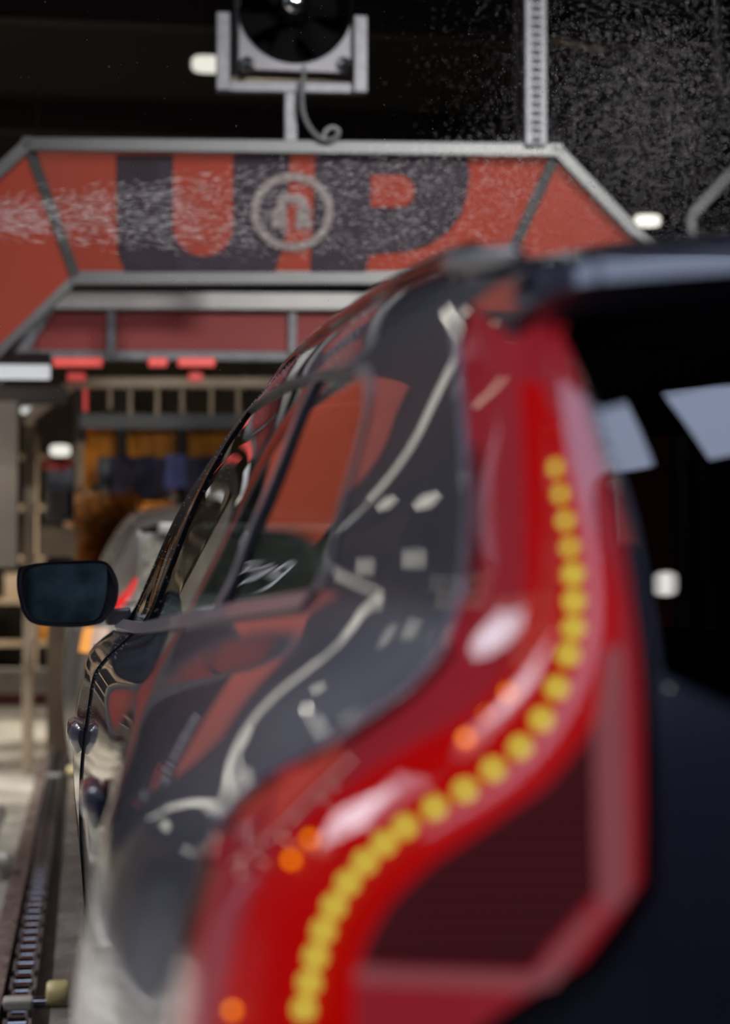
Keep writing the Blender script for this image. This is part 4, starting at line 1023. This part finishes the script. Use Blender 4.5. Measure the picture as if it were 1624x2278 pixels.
# low barrier far left, and back racks
br = empty('barrier', (-1.2, 20, 0)); tagk(br, 'low white and red barrier across the far left floor', 'barrier'); Yb_ = 20.0
bx1 = px(128, 1500, Yb_).x
MB().box(-3.5, bx1, Yb_, Yb_ + .15, px(0, 1540, Yb_).z, px(0, 1488, Yb_).z).build('white_rail', mat('white_painted_rail', (.62, .60, .58), .6, var=.15, vscale=3), br, bevel=.02)
MB().box(-3.5, bx1, Yb_ + .02, Yb_ + .13, 0, px(0, 1542, Yb_).z).build('red_base', mat('red_painted_base', (.34, .12, .12), .6, var=.3, vscale=3), br)
rk = empty('shelf_rack', (-1.0, 23, 0)); tagk(rk, 'tan storage rack against the far end of the tunnel', 'rack')
for x in (-2.0, -1.3, -.6, .0): MB().box(x - .04, x + .04, 23.0, 23.08, 0, 3.0).build('upright', M['tan'], rk)
for k, z in enumerate((.5, 1.0, 1.5, 2.1, 2.7)): MB().box(-2.04, .04, 23.0, 23.5, z, z + .06).build('shelf', M['tan'], rk)
for x, z, w, h, m_, lab in ((-.95, 1.06, .2, .3, 'tan', 'tan storage box on the middle shelf of the far rack'), (-.7, .56, .25, .32, 'orange', 'orange storage box low on the far rack'), (-.45, 1.06, .18, .34, 'bluegrey', 'blue grey storage box on the far rack'), (-.5, 1.56, .3, .25, 'wall', 'wide beige storage box high on the far rack'), (-.98, 1.56, .22, .3, 'beamdark', 'dark brown storage box high on the far rack')):
    tagk(MB().box(x, x + w, 23.1, 23.4, z, z + h).build('storage_box', M[m_], None, bevel=.01), lab, 'box', 'boxes on the far rack')

# ------------------------------------------------------------------ silver SUV ahead
M['silver'] = mat('silver_car_paint', (.42, .42, .44), .3, .5, .8, var=.05, vscale=500)
M['hazeglass'] = mat('spattered_rear_glass', (.17, .17, .155), .25, .0, .5, var=.6, vscale=30, spec=.8, rvar=.12)
M['tl_red'] = mat('lit_brake_light', (.5, .02, .02), .3, emit=(1.0, .01, .015), es=.55, var=.05, coat=.5)
M['tl_amber'] = mat('lit_amber_lamp', (.7, .3, .05), .3, emit=(1.0, .42, .10), es=.75, var=.05)
M['tl_clear'] = mat('pale_reverse_lamp', (.7, .55, .5), .25, emit=(1.0, .7, .5), es=.2, var=.05, coat=.5)
car2 = empty('silver_suv', (.83, 9.3, 0)); tagk(car2, 'silver SUV ahead with lit red tail lights under the arch', 'car')
DX, DY = -.10, 8.02
def shift(v, n_, f): return v + np.array((DX, DY, 0)), n_, f
k2 = dict(xf=shift, du=.3, dz=.03)
arch2 = [(uY(WC[0] + WR * math.cos(math.radians(a))), WC[1] + WR * math.sin(math.radians(a))) for a in np.linspace(165, 15, 12)]
ins = lambda L: [(UMAX - u, z) for u, z in L[::-1]]
body = [(1.0, .32), (uY(FW) - .7, .32), (uY(FW) - .5, .6), (uY(FW) + .4, .75), (uY(FW) + 1.1, .5), (uY(4.75), .32), (uY(2.7), .32)] + arch2[::-1] + [(uY(1.7), .32), (12, .32), (UC, .32)]
full = body + ins(body)[1:] + [(UMAX - 1.0, 1.0), (UMAX - 2, 1.12), (UC, 1.165), (2, 1.12), (1.0, 1.0)]
panel('body', full, M['silver'], car2, **k2)
gh = [(uY(4.7), 1.125), (uY(3.6), 1.14), (uY(2.0), 1.165), (12.5, 1.172), (UC, 1.17)]
gt = [(uY(Y), zR(Y)) for Y in np.linspace(4.8, 1.56, 30)] + [(11, 1.52), (12, 1.51), (UC, 1.51)]
rwin = [(12.7, 1.22), (12.75, 1.46), (13.2, 1.485), (UC, 1.49), (UMAX - 13.2, 1.485), (UMAX - 12.75, 1.46), (UMAX - 12.7, 1.22), (UC, 1.205)]
w1 = side(line(2.0, 4.6, zBelt, 12, .02) + line(4.4, 2.05, zWin, 12, -.02)); w2 = ins(w1)
panel('greenhouse', gh + ins(gh)[1:] + ins(gt)[:-1] + [(UC, 1.51)] + gt[::-1][1:], M['silver'], car2, holes=[rwin, w1, w2], **k2)
panel('rear_window', rwin, M['hazeglass'], car2, off=-.004, **k2)
panel('side_window', w1, M['hazeglass'], car2, off=-.004, **k2); panel('side_window', w2, M['hazeglass'], car2, off=-.004, **k2)
rv2 = [(a + DX, b + DY, c) for a, b, c in rv]
link('roof', pymesh('roof', rv2, [(i * ns + k, i * ns + k + 1, (i + 1) * ns + k + 1, (i + 1) * ns + k) for i in range(len(Ys) - 1) for k in range(ns - 1)], True), M['silver'], car2)
sv = [(a + DX, b + DY, c) for a, b, c in [tuple(q) for q in v] ] if False else None
MB().box(.45 + DX, 1.41 + DX, 1.40 + DY, 1.60 + DY, 1.505, 1.56).build('roof_spoiler', M['silver'], car2, bevel=.015)
for fx in (lambda L: L, ins):
    panel('tail_light', fx([(11.0, 1.145), (11.2, 1.28), (12.35, 1.29), (12.5, 1.20), (12.3, 1.14)]), M['tl_red'], car2, off=.008, **k2)
    panel('turn_lamp', fx([(10.6, .93), (10.6, 1.045), (11.7, 1.05), (11.7, .93)]), M['tl_amber'], car2, off=.008, **k2)
    panel('reverse_lamp', fx([(11.75, .94), (11.75, 1.05), (12.4, 1.05), (12.4, .94)]), M['tl_clear'], car2, off=.008, **k2)
panel('bumper_trim', [(10.4, .40), (10.4, .60), (UC, .62), (UMAX - 10.4, .60), (UMAX - 10.4, .40), (UC, .38)], M['plastic'], car2, off=.012, **k2)
us = np.linspace(.6, UMAX - .6, 80); zs = np.linspace(.30, 1.15, 14); U_, Z_ = np.meshgrid(us, zs); P_ = S(U_.ravel(), Z_.ravel()) - SN(U_.ravel(), Z_.ravel()) * .04 + np.array((DX, DY, 0))
link('inner_shell', pymesh('inner_shell', P_, [(i * 80 + j, i * 80 + j + 1, (i + 1) * 80 + j + 1, (i + 1) * 80 + j) for i in range(13) for j in range(79)], True), M['cabin'], car2)
hv2 = [(a + DX, b + DY, c) for a, b, c in hv]; link('hood', pymesh('hood', hv2, [(i * nh + k, i * nh + k + 1, (i + 1) * nh + k + 1, (i + 1) * nh + k) for i in range(13) for k in range(nh - 1)], True), M['silver'], car2)
wv2 = [(a + DX, b + DY, c) for a, b, c in wv]; link('windscreen', pymesh('windscreen', wv2, [(i * nh + k, i * nh + k + 1, (i + 1) * nh + k + 1, (i + 1) * nh + k) for i in range(9) for k in range(nh - 1)], True), M['hazeglass'], car2)
for Y in (WC[0] + DY, FW + DY):
    for cx_ in (.225 + DX, 2 * CXC - .225 + DX):
        CXs = CXC; wheel(cx_, Y, car2)

# ------------------------------------------------------------------ conveyor beside the wheels
M['rust'] = mat('wet_rusty_steel', (.20, .15, .155), .35, .4, var=.35, vscale=9, bump=.15, rvar=.15)
M['steelwet'] = mat('wet_grey_steel_plate', (.30, .28, .30), .22, .5, var=.35, vscale=6, bump=.2, bscale=60, rvar=.15)
M['pit'] = mat('black_oily_trough', (.012, .010, .010), .4, var=.3)
M['link'] = mat('worn_chain_steel', (.30, .26, .27), .3, .8, var=.3, vscale=30)
M['yellow_roller'] = mat('yellowed_nylon_roller', (.55, .47, .24), .4, var=.2, vscale=20)
cv = empty('conveyor', (-.18, 8, 0)); tagk(cv, 'conveyor track with a steel roller chain running beside the SUV wheels', 'conveyor')
CY0, CY1 = 4.6, 14.0
MB().box(-.26, -.10, CY0, CY1, .002, .012).build('trough', M['pit'], cv)
MB().beam((-.238, CY0, .05), (-.238, CY1, .05), .018, .09).build('guide_rail', M['rust'], cv)
MB().box(-.092, .0, CY0, CY1, .0, .075).build('deck_plate', M['steelwet'], cv, bevel=.004)
MB().box(-.31, -.262, CY0, CY1, 0, .02).build('edge_plate', M['rust'], cv)
pitch = .14; rl = pl = None
for k in range(65):
    y = 4.85 + k * pitch
    if rl is None:
        rl = MB().cyl((-.205, 0, .055), (-.155, 0, .055), .027, n=12).build('chain_roller', M['chrome'], None, True); rl.parent = cv; rl.location = Vector((0, y, 0)) - cv.location
        pl = MB().box(-.005, .005, -.02, .16, .032, .072).build('chain_link', M['link'], None, bevel=.004); pl.parent = cv; pl.location = Vector((-.215, y, 0)) - cv.location
        c = pl.copy(); col.objects.link(c); c.location = Vector((-.145, y, 0)) - cv.location
    else:
        c = rl.copy(); col.objects.link(c); c.location = Vector((0, y, 0)) - cv.location
        for x in (-.215, -.145):
            c = pl.copy(); col.objects.link(c); c.location = Vector((x + (0 if k % 2 else .011 * (1 if x < -.2 else -1)), y, 0)) - cv.location
M['kerb'] = mat('pale_worn_concrete', (.36, .355, .35), .55, var=.25, vscale=3, bump=.15, bscale=18)
def dolly(y, label):
    t = empty('pusher_dolly', (-.15, y, 0)); tagk(t, label, 'roller dolly', 'pusher dollies on the chain')
    MB().box(-.225, -.14, y - .035, y + .035, .066, .10).build('block', M['kerb'], t, bevel=.008)
    MB().cyl((-.14, y, .085), (-.06, y, .085), .016, n=12).build('axle', M['chrome'], t, True)
    MB().lathe((-.105, y, .105), (1, 0, 0), [(0, .008), (.002, .034), (.01, .04), (.055, .04), (.063, .034), (.065, .008)], 20).build('roller', M['yellow_roller'], t, True)
dolly(5.56, 'pusher dolly with a yellowed roller at the near end of the chain'); dolly(11.9, 'pusher dolly with a yellowed roller further down the chain')
# floor furniture on the left
kb = MB().add([(-2.6, 9.3, 0), (-.42, 9.3, 0), (-.42, 10.8, 0), (-2.6, 10.8, 0), (-2.6, 9.36, .07), (-.45, 9.36, .07), (-.45, 10.7, .07), (-2.6, 10.7, .07)], [(0, 1, 2, 3), (4, 7, 6, 5), (0, 4, 5, 1), (1, 5, 6, 2), (2, 6, 7, 3), (3, 7, 4, 0)]).build('kerb', M['kerb'])
tagk(kb, 'pale concrete kerb slab left of the conveyor track', 'kerb')
kb2 = MB().box(-2.6, -.46, 5.6, 7.4, 0, .05).build('floor_plate', M['kerb'], None, bevel=.01); tagk(kb2, 'pale floor plate at the lower left beside the chain', 'floor plate')
pt_ = MB().tube([(-2.6, 8.35, .10), (-.40, 8.35, .10), (-.345, 8.36, .095), (-.33, 8.40, .08), (-.33, 8.45, .03)], .035, 12).build('guide_tube', mat('white_enamel_tube', (.62, .61, .60), .35, var=.1), None, True)
tagk(pt_, 'white guide tube lying on the floor at the lower left', 'pipe')

# ------------------------------------------------------------------ water: spray in the air and beads on the car
M['drop'] = mat('water_droplet', (.8, .8, .85), .15, trans=.0, var=.05, spec=.8)
def streak_mat():
    m = mat('flying_water', (.75, .72, .8), .4, var=.05); nt = m.node_tree; out = nt.nodes['Material Output']; b = nt.nodes['Principled BSDF']
    mx = nt.nodes.new('ShaderNodeMixShader'); tr = nt.nodes.new('ShaderNodeBsdfTransparent'); mx.inputs[0].default_value = .35
    nt.links.new(b.outputs[0], mx.inputs[1]); nt.links.new(tr.outputs[0], mx.inputs[2]); nt.links.new(mx.outputs[0], out.inputs[0]); return m
M['flying'] = streak_mat()
def octs(pts, name, m, parent=None):
    """pts: (centre, half-axis vector along, radius)"""
    n = len(pts); V = np.zeros((n * 6, 3)); F = np.zeros((n * 8, 3), int)
    base = np.array([(0, 2, 4), (2, 1, 4), (1, 3, 4), (3, 0, 4), (2, 0, 5), (1, 2, 5), (3, 1, 5), (0, 3, 5)])
    for i, (c, a, r) in enumerate(pts):
        c = Vector(c); a = Vector(a); o = a.orthogonal().normalized() * r; q = a.normalized().cross(o)
        V[i * 6:i * 6 + 6] = [c + a, c - a, c + o, c - o, c + q, c - q]; F[i * 8:i * 8 + 8] = base + i * 6
    return link(name, pymesh(name, V, F, True), m, parent)
R_ = random.Random(11); drops = []
def rdrop(x, y, Y, r, a=None):
    p = px(x, y, Y); a = Vector(a) if a is not None else Vector((0, 0, r)); drops.append((p, a, r))
for k in range(24000):   # mist cloud over the right of the arch
    x = R_.gauss(1430, 190); y = R_.gauss(300, 200)
    if 820 < x < 1800 and -150 < y < 620: rdrop(x, y, R_.uniform(4.2, 8.0), R_.uniform(.0007, .0014))
for k in range(700):
    rdrop(R_.uniform(100, 1200), R_.uniform(330, 900), R_.uniform(3.6, 6.5), R_.uniform(.0006, .0013))
for k in range(260):
    rdrop(R_.uniform(0, 1624), R_.uniform(0, 900), R_.uniform(3.4, 5.0), R_.uniform(.0006, .0016))
for k in range(5200):   # flat fan of the jet from the left, streaked along its flight
    t = R_.random() ** .8; x = -150 + 1350 * t; ang = R_.uniform(-1, 1)
    y = 490 + ang * (20 + 130 * t) - 40 * t + R_.gauss(0, 14); Yq = R_.uniform(5.6, 7.6)
    L = R_.uniform(.008, .03) * (1.25 - t); rdrop(x, y, Yq, R_.uniform(.0004, .0009), (L, 0, -L * ang * .22 + L * .06))
o = octs(drops, 'water_spray', M['flying']); tagk(o, 'fine white water spray and mist drifting before the red arch', 'water', kind='stuff')
beads = []
def bead(Y, z, r):
    u = uY(Y); p = S([u], [z])[0]; n_ = SN([u], [z])[0]; beads.append((Vector(p) + Vector(n_) * .001, Vector(n_) * r * .8, r))
for k in range(300):
    Y = R_.uniform(3.0, 4.7); z = R_.uniform(zBelt(Y) + .03, zWin(Y) - .01) if R_.random() < .35 else R_.uniform(zWin(Y), zR(Y)); bead(Y, z, R_.uniform(.0008, .0020))
for k in range(160):
    Y = R_.uniform(3.4, 4.2); z = R_.uniform(1.0, 1.17); bead(Y, z, R_.uniform(.0006, .0014))
o = octs(beads, 'water_beads', M['drop'], suv); o['kind'] = 'stuff'
